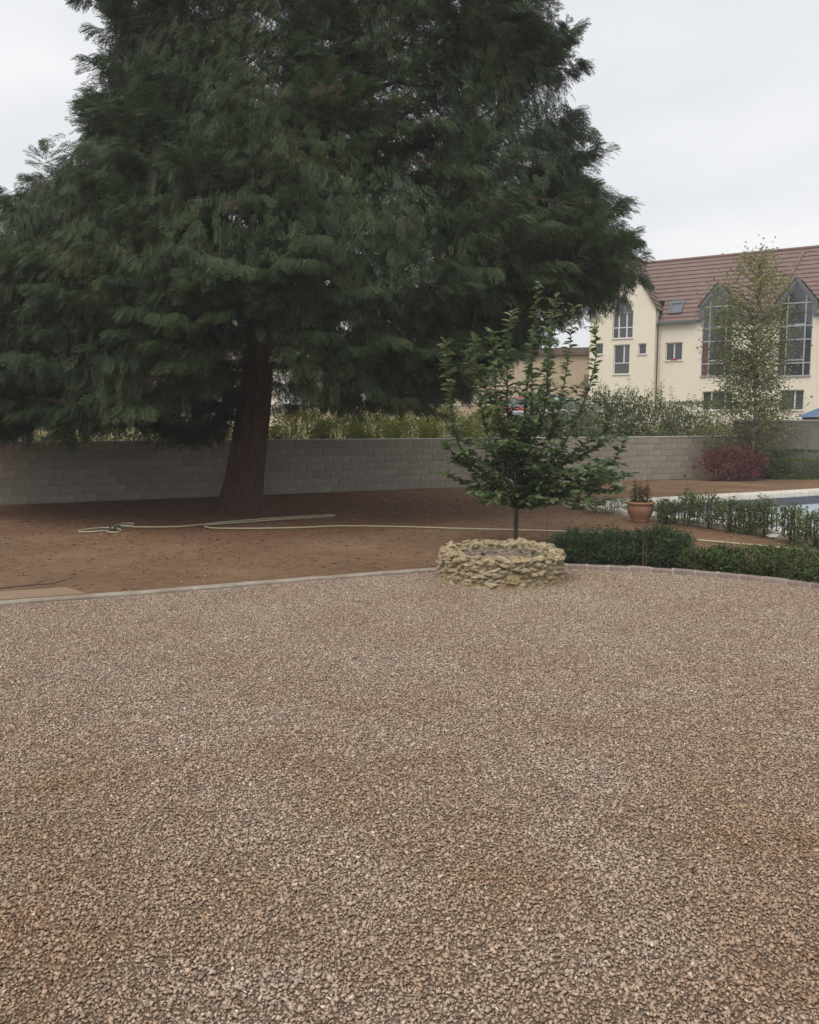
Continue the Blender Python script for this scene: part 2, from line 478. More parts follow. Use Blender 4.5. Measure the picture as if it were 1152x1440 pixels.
M_BLUEGREY = plain_mat('blue_grey_metal', (0.26, 0.31, 0.36), 0.45)
M_CARRED = plain_mat('red_paint', (0.33, 0.06, 0.045), 0.25, vary=0.02)
M_CARSIL = plain_mat('silver_paint', (0.36, 0.39, 0.42), 0.25, 0.3, vary=0.02)
M_TYRE = plain_mat('tyre', (0.02, 0.02, 0.02), 0.8)
M_RIM = plain_mat('rim', (0.4, 0.4, 0.4), 0.35, 0.7)
M_WHITESTONE = rough_mat('white_stone', (0.5, 0.49, 0.46), (0.66, 0.65, 0.62), 14, 0.9, 0.4, 0.004)

# roof tiles: courses are geometry, single tiles only tone
m, N, L, b = new_mat('roof_tiles')
tcn = N.new('ShaderNodeTexCoord'); bk = N.new('ShaderNodeTexBrick')
bk.inputs['Scale'].default_value = 1.0; bk.inputs['Brick Width'].default_value = 0.28; bk.inputs['Row Height'].default_value = 0.42
bk.inputs['Mortar Size'].default_value = 0.008
bk.inputs['Color1'].default_value = (0.185, 0.112, 0.092, 1); bk.inputs['Color2'].default_value = (0.235, 0.148, 0.122, 1)
bk.inputs['Mortar'].default_value = (0.10, 0.05, 0.04, 1)
L.new(tcn.outputs['UV'], bk.inputs['Vector'])
nn = noise_n(N, L, 1.3, 4)
L.new(mixc(N, L, bk.outputs[0], (0.155, 0.105, 0.088), nn.outputs['Fac']), b.inputs['Base Color'])
b.inputs['Roughness'].default_value = 0.75
M_TILE = m
M_TILERIDGE = rough_mat('ridge_tile', (0.17, 0.10, 0.085), (0.235, 0.14, 0.115), 5, 0.8, 0.2, 0.006)

# earth
m, N, L, b = new_mat('earth')
tce = N.new('ShaderNodeTexCoord')
n1 = noise_n(N, L, 0.55, 5, 0.6); n2 = noise_n(N, L, 5.0, 7, 0.7, (1.0, 1.6, 1)); n3 = noise_n(N, L, 40, 4, 0.7)
r1 = ramp(N, [(0.30, (0.165, 0.10, 0.061)), (0.55, (0.222, 0.139, 0.086)), (0.75, (0.28, 0.187, 0.121))]); L.new(n1.outputs['Fac'], r1.inputs[0])
r2 = ramp(N, [(0.30, (0.55, 0.53, 0.5)), (0.55, (1, 1, 1)), (0.8, (1.2, 1.2, 1.2))]); L.new(n2.outputs['Fac'], r2.inputs[0])
c = mixc(N, L, r1.outputs[0], r2.outputs[0], 0.75, 'MULTIPLY')
vd = N.new('ShaderNodeVectorMath'); vd.operation = 'DISTANCE'; vd.inputs[1].default_value = (-3.6, 19.0, 0)
L.new(tce.outputs['Object'], vd.inputs[0])
ad = N.new('ShaderNodeMath'); ad.operation = 'MULTIPLY_ADD'; ad.inputs[1].default_value = 5.0
L.new(n1.outputs['Fac'], ad.inputs[0]); L.new(vd.outputs['Value'], ad.inputs[2])
mr = N.new('ShaderNodeMapRange'); mr.inputs[1].default_value = 4.5; mr.inputs[2].default_value = 9.5; mr.inputs[3].default_value = 0.75; mr.inputs[4].default_value = 0.0
L.new(ad.outputs[0], mr.inputs[0])
c = mixc(N, L, c, (0.22, 0.098, 0.053), mr.outputs[0])
sx = N.new('ShaderNodeSeparateXYZ'); L.new(tce.outputs['Object'], sx.inputs[0])
mg = N.new('ShaderNodeMapRange'); mg.inputs[1].default_value = 0.1; mg.inputs[2].default_value = 0.5   # beyond the wall the rise is rough grass
L.new(sx.outputs['Z'], mg.inputs[0])
rg = ramp(N, [(0.3, (0.09, 0.10, 0.035)), (0.7, (0.26, 0.21, 0.11))]); L.new(n2.outputs['Fac'], rg.inputs[0])
c = mixc(N, L, c, rg.outputs[0], mg.outputs[0])
L.new(c, b.inputs['Base Color']); b.inputs['Roughness'].default_value = 0.97; b.inputs['Specular IOR Level'].default_value = 0.1
mm = N.new('ShaderNodeMath'); mm.operation = 'MULTIPLY_ADD'; mm.inputs[1].default_value = 0.25
L.new(n3.outputs['Fac'], mm.inputs[0]); L.new(n2.outputs['Fac'], mm.inputs[2])
bump(N, L, b, mm.outputs[0], 0.9, 0.06)
M_EARTH = m

# gravel: each pebble has its own tone; rusty stains come in patches
m, N, L, b = new_mat('pebble')
at_ = N.new('ShaderNodeAttribute'); at_.attribute_name = 'tint'; at_.attribute_type = 'INSTANCER'
r = ramp(N, [(0.0, (0.125, 0.090, 0.064)), (0.25, (0.275, 0.208, 0.155)), (0.5, (0.405, 0.318, 0.245)), (0.72, (0.53, 0.432, 0.345)), (0.86, (0.44, 0.31, 0.215)), (0.93, (0.62, 0.53, 0.43)), (1.0, (0.76, 0.70, 0.61))])
L.new(at_.outputs['Fac'], r.inputs[0])
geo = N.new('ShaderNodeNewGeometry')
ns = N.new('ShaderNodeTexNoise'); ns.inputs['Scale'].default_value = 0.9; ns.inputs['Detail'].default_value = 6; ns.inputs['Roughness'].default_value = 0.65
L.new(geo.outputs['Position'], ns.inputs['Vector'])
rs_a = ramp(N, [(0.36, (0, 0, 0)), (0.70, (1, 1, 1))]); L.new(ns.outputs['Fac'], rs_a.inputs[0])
sxy = N.new('ShaderNodeSeparateXYZ'); L.new(geo.outputs['Position'], sxy.inputs[0])     # near-side shade painted in by deepening the stains towards the viewer
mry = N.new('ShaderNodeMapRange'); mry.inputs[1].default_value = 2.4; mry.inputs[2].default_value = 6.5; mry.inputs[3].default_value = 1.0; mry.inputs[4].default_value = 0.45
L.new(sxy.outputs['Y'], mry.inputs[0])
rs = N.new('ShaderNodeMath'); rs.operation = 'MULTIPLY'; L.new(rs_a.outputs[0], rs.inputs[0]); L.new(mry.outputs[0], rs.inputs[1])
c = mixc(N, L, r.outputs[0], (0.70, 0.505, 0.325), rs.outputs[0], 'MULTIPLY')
nf = N.new('ShaderNodeTexNoise'); nf.inputs['Scale'].default_value = 90; nf.inputs['Detail'].default_value = 3
L.new(geo.outputs['Position'], nf.inputs['Vector'])
rf = ramp(N, [(0.3, (0.78, 0.78, 0.78)), (0.7, (1.15, 1.15, 1.15))]); L.new(nf.outputs['Fac'], rf.inputs[0])
c = mixc(N, L, c, rf.outputs[0], 0.8, 'MULTIPLY')
L.new(c, b.inputs['Base Color']); b.inputs['Roughness'].default_value = 0.55; b.inputs['Specular IOR Level'].default_value = 0.55
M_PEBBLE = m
M_GRAVELBED = rough_mat('gravel_fines', (0.17, 0.125, 0.088), (0.30, 0.23, 0.17), 45, 0.95, 0.9, 0.01)

# pool surface
m, N, L, b = new_mat('pool_water')
b.inputs['Base Color'].default_value = (0.70, 0.79, 0.89, 1); b.inputs['Roughness'].default_value = 0.12
nw = noise_n(N, L, 5, 3); bump(N, L, b, nw.outputs['Fac'], 0.06, 0.02)
M_WATER = m

# ------------------------------------------------------------------ layout
WA = np.array([-9.32, 18.75]); WB = np.array([10.01, 28.05])       # foot of the block wall
wdir = (WB - WA) / np.linalg.norm(WB - WA)
wnor = np.array([wdir[1], -wdir[0]])                              # towards the camera
WROT = math.atan2(wdir[1], wdir[0])
P0 = np.array([3.5, 18.4]); PU = np.array([0.89, 0.456]); PV = np.array([0.456, -0.89])   # pool corner and sides
PLU, PLV = 11.0, 7.6
def pool(u, v): return P0 + PU * u + PV * v
PLANTER = np.array([1.10, 9.76]); PR = 0.745
EDGE_L = [(-9.5, 5.75), (-6.5, 7.15), (-4.19, 8.24), (-2.9, 8.77), (-1.31, 9.50), (0.38, 10.22)]
EDGE_R = [(1.75, 10.40), (2.05, 10.40), (2.73, 10.24), (3.67, 9.85), (4.6, 9.12), (5.6, 8.15), (6.6, 6.9), (7.6, 5.3)]
def gravel_top(x):
    """far limit of the gravel (y) for each x"""
    xs = [p[0] for p in EDGE_L] + [p[0] for p in EDGE_R]; ys = [p[1] for p in EDGE_L] + [p[1] for p in EDGE_R]
    return np.interp(x, xs, ys)

# ------------------------------------------------------------------ ground sheet (grid in the pool's frame, with the pool cut out)
def rise(X, Y):
    d = (X - WA[0]) * (-wnor[0]) + (Y - WA[1]) * (-wnor[1])     # metres behind the block wall
    t = np.clip((d - 2.5) / 9.0, 0, 1)
    return 1.7 * t * t * (3 - 2 * t)
def gridline(lo, hi, a, b, fine):
    far = lambda s, e: list(np.geomspace(1, abs(e - s) + 1, 14)[1:] - 1)
    mid = list(np.arange(lo, hi, fine))
    left = [lo - q for q in far(lo, a)][::-1]; right = [hi + q for q in far(hi, b)]
    return left + mid + [hi] + right
us = sorted(set(np.round(gridline(-22, 30, -600, 600, 0.35), 3)) | {0.0, PLU}); vsx = sorted(set(np.round(gridline(-34, 14, -600, 600, 0.35), 3)) | {0.0, PLV})
U, W = np.meshgrid(us, vsx, indexing='ij')
GX = P0[0] + PU[0] * U + PV[0] * W; GY = P0[1] + PU[1] * U + PV[1] * W
GZ = np.zeros_like(GX)
for i in range(GX.shape[0]):
    for j in range(GX.shape[1]):
        x, y = GX[i, j], GY[i, j]
        if abs(x) < 40 and abs(y) < 60:
            q = mnoise.noise((x * 0.5, y * 0.5, 0)) * 0.03 + mnoise.noise((x * 1.7, y * 1.7, 3)) * 0.016
        else: q = 0
        GZ[i, j] = q
inpool = np.maximum(np.maximum(-U, U - PLU), np.maximum(-W, W - PLV))
GZ *= np.clip((inpool - 0.2) / 1.2, 0, 1)
GZ -= 0.05 * np.clip((gravel_top(GX) + 0.1 - GY) / 0.4, 0, 1)
GZ += rise(GX, GY)
nu, nv_ = GX.shape
idx = np.arange(nu * nv_).reshape(nu, nv_)
cu = (np.array(us)[:-1] + np.array(us)[1:]) / 2; cv = (np.array(vsx)[:-1] + np.array(vsx)[1:]) / 2
CU, CV = np.meshgrid(cu, cv, indexing='ij')
keep = ~((CU > 0) & (CU < PLU) & (CV > 0) & (CV < PLV))
F = np.stack([idx[:-1, :-1], idx[:-1, 1:], idx[1:, 1:], idx[1:, :-1]], axis=-1)[keep]
me = mesh_np('ground', np.stack([GX, GY, GZ], -1).reshape(-1, 3), F, M_EARTH, True)
ground = tag(link('ground', me), 'bare brown garden earth reddened by litter under the conifer', kind='structure')
if me.polygons[0].normal.z < 0:
    me.flip_normals()

# gravel bed + pebbles
xs = np.linspace(-9.5, 7.6, 60)
poly = [(float(x), float(gravel_top(x))) for x in xs] + [(7.6, -6), (-9.5, -6)]
MBd = MB(); V = [(x, y, 0.0) for x, y in poly]
MBd.add(V, [tuple(range(len(V)))])
gravel_bed = tag(MBd.build('gravel_bed', M_GRAVELBED), 'bed of fine gravel below the pebbles', kind='structure')
def pebble_shape(seed):
    """angular crushed stone: hull of a few random points"""
    r = random.Random(seed); bm = bmesh.new()
    for k in range(13):
        d = Vector((r.gauss(0, 1), r.gauss(0, 1), r.gauss(0, 1))).normalized() * r.uniform(0.8, 1.12)
        bm.verts.new((d.x * 1.12, d.y * r.uniform(0.72, 0.86), d.z * 0.5))
    h = bmesh.ops.convex_hull(bm, input=bm.verts)
    bmesh.ops.delete(bm, geom=[v for v in bm.verts if not v.link_faces], context='VERTS')
    bmesh.ops.triangulate(bm, faces=bm.faces); bm.verts.index_update()
    V = np.array([v.co[:] for v in bm.verts]); F = np.array([[v.index for v in f.verts] for f in bm.faces])
    bm.free(); return V, F
PEB = [pebble_shape(s) for s in range(12)]
sp = 0.0108
gx, gy = np.meshgrid(np.arange(-7.4, 7.3, sp), np.arange(1.5, 10.5, sp), indexing='ij')
P = np.stack([gx.ravel(), gy.ravel()], 1)
lim = 0.5 * P[:, 1] + 1.9
P = P[np.abs(P[:, 0]) < lim]
P = P + RNG.uniform(-0.55, 0.55, P.shape) * sp
P = P[P[:, 1] < gravel_top(P[:, 0]) - 0.03]
P = P[np.hypot(P[:, 0] - PLANTER[0], P[:, 1] - PLANTER[1]) > PR * 0.93]
n = len(P)
size = np.clip(RNG.lognormal(math.log(0.0071), 0.36, n), 0.003, 0.0145)
z = 0.002 + RNG.uniform(0, 0.010, n) + 0.004 * np.array([0.0])
P3 = np.stack([P[:, 0], P[:, 1], z], 1)
E3 = np.stack([RNG.normal(0, 0.36, n), RNG.normal(0, 0.36, n), RNG.uniform(0, 6.283, n)], 1)
S3 = np.repeat(size[:, None], 3, 1)
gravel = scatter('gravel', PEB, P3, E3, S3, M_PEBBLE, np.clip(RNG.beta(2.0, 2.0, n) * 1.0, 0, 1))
tag(gravel, 'beige and brown gravel covering the open yard', 'gravel')

# ------------------------------------------------------------------ edgings
def strip_path(pts, width, z0, z1, name, mat, label, cat):
    pts = smooth_path(pts, 10)
    m = MB(); n = len(pts); V = []
    for i, p in enumerate(pts):
        d = np.array(pts[min(i + 1, n - 1)]) - np.array(pts[max(i - 1, 0)]); d /= np.linalg.norm(d)
        nn = np.array([-d[1], d[0]])
        w0 = width * (0.5 + 0.10 * mnoise.noise((p[0] * 4, p[1] * 4, 0))); w1 = width * (0.5 + 0.10 * mnoise.noise((p[0] * 4, p[1] * 4, 9)))
        zt = z1 + 0.006 * mnoise.noise((p[0] * 3, p[1] * 3, 5))
        a, bq = p - nn * w0, p + nn * w1
        a2, b2 = p - nn * (w0 - 0.012), p + nn * (w1 - 0.012)
        V += [(a[0], a[1], z0), (a[0], a[1], zt - 0.012), (a2[0], a2[1], zt), (b2[0], b2[1], zt), (bq[0], bq[1], zt - 0.012), (bq[0], bq[1], z0)]
    F = [(i * 6 + k, i * 6 + (k + 1) % 6, (i + 1) * 6 + (k + 1) % 6, (i + 1) * 6 + k) for i in range(n - 1) for k in range(6)]
    m.add(V, F)
    return tag(m.build(name, mat), label, cat)
strip_path([np.array(p) for p in EDGE_L], 0.13, -0.1, 0.045, 'edging_strip', M_KERB, 'pale concrete edging strip between bare earth and gravel', 'edging')
# clay pavers on edge with pale joints
ep = smooth_path([np.array(p) for p in EDGE_R], 40)
cum = np.concatenate([[0], np.cumsum([np.linalg.norm(ep[i + 1] - ep[i]) for i in range(len(ep) - 1)])])
def along(s): return np.array([np.interp(s, cum, [p[0] for p in ep]), np.interp(s, cum, [p[1] for p in ep])])
pe = thing('paver_edging', (*EDGE_R[0], 0), 'clay paver edging with pale mortar joints along low hedge', 'edging')
PL = 0.262
paver_me = MB().box(-0.125, 0.125, -0.06, 0.06, -0.12, 0.062).mesh('paver', M_PAVER, bevel=0.007)
joint_me = MB().box(-0.016, 0.016, -0.056, 0.056, -0.12, 0.060).mesh('joint', M_WHITEMORTAR, bevel=0.004)
k = 0
while (k + 1) * PL < cum[-1]:
    a, c_, bq = along(k * PL), along((k + 0.5) * PL), along((k + 1) * PL)
    rz = math.atan2(*(bq - a)[::-1])
    link('paver', paver_me, pe, (c_[0] - EDGE_R[0][0], c_[1] - EDGE_R[0][1], random.uniform(-.008, .006)), (random.uniform(-.03, .03), random.uniform(-.015, .015), rz + random.uniform(-.03, .03)))
    link('joint', joint_me, pe, (bq[0] - EDGE_R[0][0], bq[1] - EDGE_R[0][1], random.uniform(-.002, .008)), (0, 0, rz))
    k += 1

# ------------------------------------------------------------------ stone ring planter
pl = thing('stone_planter', (PLANTER[0], PLANTER[1], 0), 'round knee-high planter ring of rough yellowish rubble stone', 'planter')
NA = 420
prof = [(1.02, -0.05), (1.02, 0.0), (1.0, 0.035), (0.985, 0.07), (0.975, 0.105), (0.972, 0.14), (0.968, 0.175), (0.965, 0.21), (0.966, 0.245), (0.972, 0.28), (0.975, 0.31), (0.965, 0.335), (0.93, 0.35), (0.88, 0.352), (0.83, 0.345), (0.80, 0.32), (0.785, 0.28), (0.78, 0.23), (0.78, 0.17)]
def up(prof, k):
    o = []
    for (a, b), (c, d) in zip(prof[:-1], prof[1:]):
        for i in range(k): o.append((a + (c - a) * i / k, b + (d - b) * i / k))
    return o + [prof[-1]]
prof = up(prof, 3)
V = []
for (rr, zz) in prof:
    for kk in range(NA):
        a = 2 * math.pi * kk / NA
        x, y = math.cos(a) * rr * PR, math.sin(a) * rr * PR
        p = Vector((x, y, zz))
        low = max(0.0, min(1.0, zz / 0.1))
        # flat stones in uneven layers: noise squeezed in height, with sharp undercuts
        q = Vector((x * 5.5, y * 5.5, zz * 13 + 1.2 * mnoise.noise(p * 4)))
        lay = 1 - abs(mnoise.noise(q)) * 3.0
        cell = mnoise.voronoi(Vector((x * 11, y * 11, zz * 17)))[0]; crk = min(1.0, (cell[1] - cell[0]) * 2.2)
        big = mnoise.noise(p * 7 + Vector((9, 2, 4))); fine = mnoise.noise(p * 26)
        d = (0.026 * lay + 0.026 * big + 0.016 * fine + 0.045 * (crk - 0.5)) * low + 0.006 * fine
        up_w = max(0.0, min(1.0, (zz - 0.2) / 0.12))
        dz = up_w * (0.055 * mnoise.noise(Vector((x * 4.5, y * 4.5, 7))) + 0.045 * mnoise.noise(Vector((x * 12, y * 12, 1))) + 0.012 * mnoise.noise(Vector((x * 28, y * 28, 1))))
        s = (rr * PR + d * (1 if rr > 0.88 else -0.8)) / (rr * PR)
        V.append((x * s, y * s, zz + dz))
F = []
for i in range(len(prof) - 1):
    for kk in range(NA):
        F.append((i * NA + kk, i * NA + (kk + 1) % NA, (i + 1) * NA + (kk + 1) % NA, (i + 1) * NA + kk))
link('mortar_ring', mesh_np('mortar_ring', V, np.array(F), M_TUFA, True), pl)
def rock_shape(seed, flat=0.6, sub=2):
    bm = bmesh.new(); bmesh.ops.create_icosphere(bm, subdivisions=sub, radius=1)
    r = random.Random(seed); o = Vector((r.uniform(0, 50), r.uniform(0, 50), r.uniform(0, 50)))
    for v in bm.verts:
        v.co *= 1 + 0.55 * mnoise.noise(v.co * 0.9 + o) + 0.3 * mnoise.noise(v.co * 2.2 + o)
        v.co.z *= flat
    me = bpy.data.meshes.new('stone'); bm.to_mesh(me); bm.free()
    return me
stones = []
for s in range(6):
    me = rock_shape(100 + s, 0.55, 3 if s < 3 else 2); me.materials.append(M_STONE); stones.append(me)
rs_ = random.Random(5)
for kk in range(250):
    a = rs_.uniform(0, 2 * math.pi)
    if kk < 90:       # crown of the ring
        rr, zz, sz = PR * rs_.uniform(0.83, 0.955), 0.335 + rs_.uniform(-0.02, 0.03), rs_.uniform(0.024, 0.056)
    else:             # outer face
        rr, zz, sz = PR * rs_.uniform(0.965, 0.995), rs_.uniform(0.05, 0.31), rs_.uniform(0.026, 0.056)
    link('stone', stones[kk % 6], pl, (math.cos(a) * rr, math.sin(a) * rr, zz), (rs_.uniform(-.5, .5), rs_.uniform(-.4, .4), a + math.pi / 2 + rs_.uniform(-.5, .5)), (sz * rs_.uniform(0.9, 1.7), sz * rs_.uniform(0.6, 0.9), sz * rs_.uniform(0.65, 1.1)))
# soil and rubble inside
V, F = [(0, 0, 0.26)], []
for i in range(1, 25):
    for kk in range(72):
        a = 2 * math.pi * kk / 72; r_ = PR * 0.83 * i / 24
        p = Vector((math.cos(a) * r_, math.sin(a) * r_, 0))
        V.append((p.x, p.y, 0.265 + 0.05 * mnoise.noise(p * 4) + 0.035 * mnoise.noise(p * 11 + Vector((3, 3, 3))) + 0.015 * mnoise.noise(p * 25)))
for kk in range(72): F.append((0, 1 + kk, 1 + (kk + 1) % 72))
for i in range(23):
    for kk in range(72):
        a = 1 + i * 72; F.append((a + kk, a + 72 + kk, a + 72 + (kk + 1) % 72, a + (kk + 1) % 72))
link('soil', mesh_np('soil', V, F, M_SOIL, True), pl)
rub = MB()
for kk in range(46):
    a, r_ = rs_.uniform(0, 6.28), PR * 0.78 * math.sqrt(rs_.random())
    me = stones[kk % 6]; s = rs_.uniform(0.015, 0.045); rot = Matrix.Rotation(rs_.uniform(0, 6), 3, 'Z') @ Matrix.Rotation(rs_.uniform(0, 6), 3, 'X')
    rub.add([rot @ v.co * s + Vector((math.cos(a) * r_, math.sin(a) * r_, 0.285)) for v in me.vertices], [tuple(p.vertices) for p in me.polygons])
rub.build('rubble', M_SOIL, pl, kind='stuff')

# ------------------------------------------------------------------ block wall
wall = thing('block_wall', (WA[0], WA[1], 0), 'long low garden wall of grey concrete blocks with mortar cap', 'wall', rz=WROT)
BLK_L, BLK_H, NCOURSE = 0.5, 0.2, 7
WTOP = BLK_H * NCOURSE
wl_len = 24.0
core = MB().box(-9.0, wl_len, 0.012, 0.188, -0.3, WTOP)
core.build('mortar', M_MORTAR, wall)
block_me = MB().box(-0.2455, 0.2455, 0.0, 0.2, -0.0955, 0.0955).mesh('block', M_BLOCK, bevel=0.004)
rest = MB(); spots = []
for c_ in range(NCOURSE):
    off = 0.25 * (c_ % 2) + 0.06 * math.sin(c_ * 5.0)
    for i in range(-18, 48):
        u = off + (i + 0.5) * BLK_L
        if u + 0.25 > wl_len: continue
        X, Y = WA + wdir * u
        px = 576 + FPX * X / Y
        spots.append((0 if -15 < px < 1010 else 1, Y, u, (c_ + 0.5) * BLK_H))
spots.sort()
for i, (oo, Y, u, z_) in enumerate(spots):
    jy = random.uniform(-.004, .004)
    if i < 300 and oo == 0:
        link('block', block_me, wall, (u, jy, z_ + random.uniform(-.002, .002)), (0, 0, random.uniform(-.004, .004)))
    else:
        rest.box(u - 0.2455, u + 0.2455, jy, 0.2 + jy, z_ - 0.0955, z_ + 0.0955)
rest.build('far_blocks', M_BLOCK, wall, kind='stuff')
cap = MB(); V = []; ns_ = 120
for i in range(ns_ + 1):
    u = -9.0 + (wl_len + 9.0) * i / ns_
    j = 0.008 * mnoise.noise((u * 2, 0, 0)); j2 = 0.006 * mnoise.noise((u * 1.3, 5, 0))
    V += [(u, -0.012 + j, WTOP - 0.004), (u, -0.012 + j, WTOP + 0.03 + j2), (u, 0.1, WTOP + 0.045 + j2), (u, 0.212, WTOP + 0.03 + j2), (u, 0.212, WTOP - 0.004)]
cap.add(V, [(i * 5 + k, i * 5 + (k + 1) % 5, (i + 1) * 5 + (k + 1) % 5, (i + 1) * 5 + k) for i in range(ns_) for k in range(5)])
cap.build('cap', M_CAP, wall)
def wall_uz(x, y):
    d = ray(x, y); t = np.dot(WA, wnor) / np.dot(d[:2], wnor)
    p = EYE + d * t
    return np.dot(p[:2] - WA, wdir), p[2]
for (x, y) in ((976, 658), (963, 669)):
    u, z_ = wall_uz(x, y)
    MB().tube([(u, -0.012, z_), (u, 0.06, z_)], 0.045, 10).build('weep_hole', M_NOZZLE, wall)
# taller rendered wall on the right
gw0 = np.array([11.3, 28.75]); gw1 = np.array([24.0, 26.6])
gd = gw1 - gw0; gl = np.linalg.norm(gd)
gw = thing('rendered_wall', (*gw0, 0), 'taller grey rendered wall behind the clipped far hedge', 'wall', rz=math.atan2(gd[1], gd[0]))
MB().box(0, gl, 0, 0.2, -0.3, 1.93).build('wall_panel', M_GREYWALL, gw, bevel=0.01)
MB().box(-0.02, gl, -0.03, 0.23, 1.932, 1.99).build('coping', M_CAP, gw, bevel=0.008)

# ------------------------------------------------------------------ pool
sp_ = thing('swimming_pool', (P0[0], P0[1], 0), 'sunken swimming pool with cream stone coping and pale surface', 'pool', rz=math.atan2(PU[1], PU[0]))
# local frame: x along PU, y = -PV side
WZ = -0.26
lin = MB(); 
for (x0, x1, y0, y1) in ((0.35, PLU - 0.35, -0.36, -0.30), (0.35, PLU - 0.35, -PLV + 0.30, -PLV + 0.36), (0.30, 0.36, -PLV + 0.3, -0.3), (PLU - 0.36, PLU - 0.3, -PLV + 0.3, -0.3)):
    lin.box(x0, x1, y0, y1, -1.2, -0.05)
lin.build('liner', M_LINER, sp_)
MB().box(0.3, PLU - 0.3, -PLV + 0.3, -0.3, WZ - 0.1, WZ).build('water_surface', M_WATER, sp_)
bk_ = MB()
for (x0, x1, y0, y1) in ((0.02, PLU - 0.02, -0.298, -0.02), (0.02, PLU - 0.02, -PLV + 0.02, -PLV + 0.298), (0.02, 0.298, -PLV + 0.3, -0.3), (PLU - 0.298, PLU - 0.02, -PLV + 0.3, -0.3)):
    bk_.box(x0, x1, y0, y1, -1.2, -0.051)
bk_.build('foundation', M_MORTAR, sp_)
cs = MB().box(-0.268, 0.268, -0.235, 0.235, -0.05, 0.095).mesh('coping_stone', M_COPING, bevel=0.022)
nu_, nv2 = int(PLU / 0.55), int(PLV / 0.55)
for i in range(nu_):
    x = (i + 0.5) * PLU / nu_
    for y, s in ((-0.16, 0), (-PLV + 0.16, math.pi)):
        link('coping_stone', cs, sp_, (x, y, random.uniform(-.004, .004)), (0, 0, s), (PLU / nu_ / 0.55, 1, 1))
for i in range(nv2):
    y = -0.40 - (i + 0.5) * (PLV - 0.8) / nv2
    for x, s in ((0.16, math.pi / 2), (PLU - 0.16, -math.pi / 2)):
        link('coping_stone', cs, sp_, (x, y, random.uniform(-.004, .004)), (0, 0, s), ((PLV - 0.8) / nv2 / 0.55, 1, 1))

# ------------------------------------------------------------------ garden hose
zh = 0.02
def gp(x, y): p = g(x, y, zh); return (p[0], p[1], zh + 0.004 * mnoise.noise((p[0] * 2, p[1] * 2, 0)))
hp = [(150, 746), (132, 747.5), (114, 748), (112, 746.5), (124, 744), (145, 742), (160, 742.5), (170, 745), (166, 748), (155, 748.2), (150, 746), (156, 742), (163, 739), (177, 735.8), (188, 736.3), (185, 738.6), (170, 739), (193, 741), (229, 741), (260, 740), (289, 737), (320, 733.5), (380, 729), (440, 725.3), (466, 723.8), (470, 725), (455, 726.8), (400, 730), (340, 734.5), (300, 737.5), (288, 739.8), (302, 742.6), (360, 743), (420, 742), (479, 739.5), (560, 740.5), (640, 743), (720, 745), (800, 747.5), (892, 752.6), (953, 757), (1044, 765), (1100, 770), (1152, 775.5), (1215, 783)]
hose = thing('garden_hose', tuple(gp(150, 746)[:2]) + (0,), 'pale yellow-green garden hose trailing across the bare earth', 'hose')
ho = hose.location
path = [(p[0] - ho.x, p[1] - ho.y, p[2]) for p in smooth_path([gp(*q) for q in hp], 8)]
MB().tube(path, 0.0135, 8).build('tube', M_HOSE, hose, smooth=True)
nz_ = MB().tube([(-0.02, 0, 0.03), (0.10, 0.01, 0.035), (0.16, 0.01, 0.05)], [0.03, 0.024, 0.034], 10)
nz_.box(0.05, 0.075, -0.012, 0.022, 0.03, 0.11)
nz_.tube([(0.0, 0.03, 0.025), (-0.14, 0.06, 0.02)], 0.024, 8)
nz_.build('nozzle', M_NOZZLE, hose, bevel=0.002)
nz2 = MB().tube([(0, 0, 0.02), (0.06, 0.0, 0.02), (0.12, 0.02, 0.03)], [0.024, 0.028, 0.02], 8)
q = gp(160, 742.5); nz2.build('coupling', M_NOZZLE, hose, (q[0] - ho.x, q[1] - ho.y, 0))

# ------------------------------------------------------------------ cedar (big conifer)
TB = np.array([-3.72, 18.0])
cedar = thing('conifer_tree', (TB[0], TB[1], 0), 'huge dark green conifer with thick reddish trunk beside block wall', 'tree')
def axis(z):      # leaning stem, local to the trunk foot
    return np.array([0.14 * z + 0.03 * math.sin(z), 0.02 * z, z])
# trunk with buttresses
V, F = [], []
TS, TN = 96, 60
for i in range(TN + 1):
    z = -0.15 + 19.0 * (i / TN) ** 1.5
    zz = max(z, 0)
    r0 = 0.44 * (1 - 0.15 * min(zz, 3) / 3) * max(0.05, 1 - zz / 19.5) ** 0.8 + 0.10 * math.exp(-zz / 0.30)
    ax = axis(z)
    for k in range(TS):
        a = 2 * math.pi * k / TS
        c_, s_ = math.cos(a), math.sin(a)
        fl = 0.09 * mnoise.noise((c_ * 1.6, s_ * 1.6, z * 0.25)) + 0.045 * mnoise.noise((c_ * 5, s_ * 5, z * 0.35)) + 0.022 * mnoise.noise((c_ * 13, s_ * 13, z * 0.9))
        fl += 0.16 * math.exp(-zz / 0.28) * max(0, mnoise.noise((c_ * 2.6, s_ * 2.6, 4)))
        r_ = r0 * (1 + fl * 1.6)
        V.append((ax[0] + c_ * r_, ax[1] + s_ * r_, z))
for i in range(TN):
    for k in range(TS):
        F.append((i * TS + k, i * TS + (k + 1) % TS, (i + 1) * TS + (k + 1) % TS, (i + 1) * TS + k))
link('trunk', mesh_np('trunk', V, np.array(F), M_BARK, True), cedar)
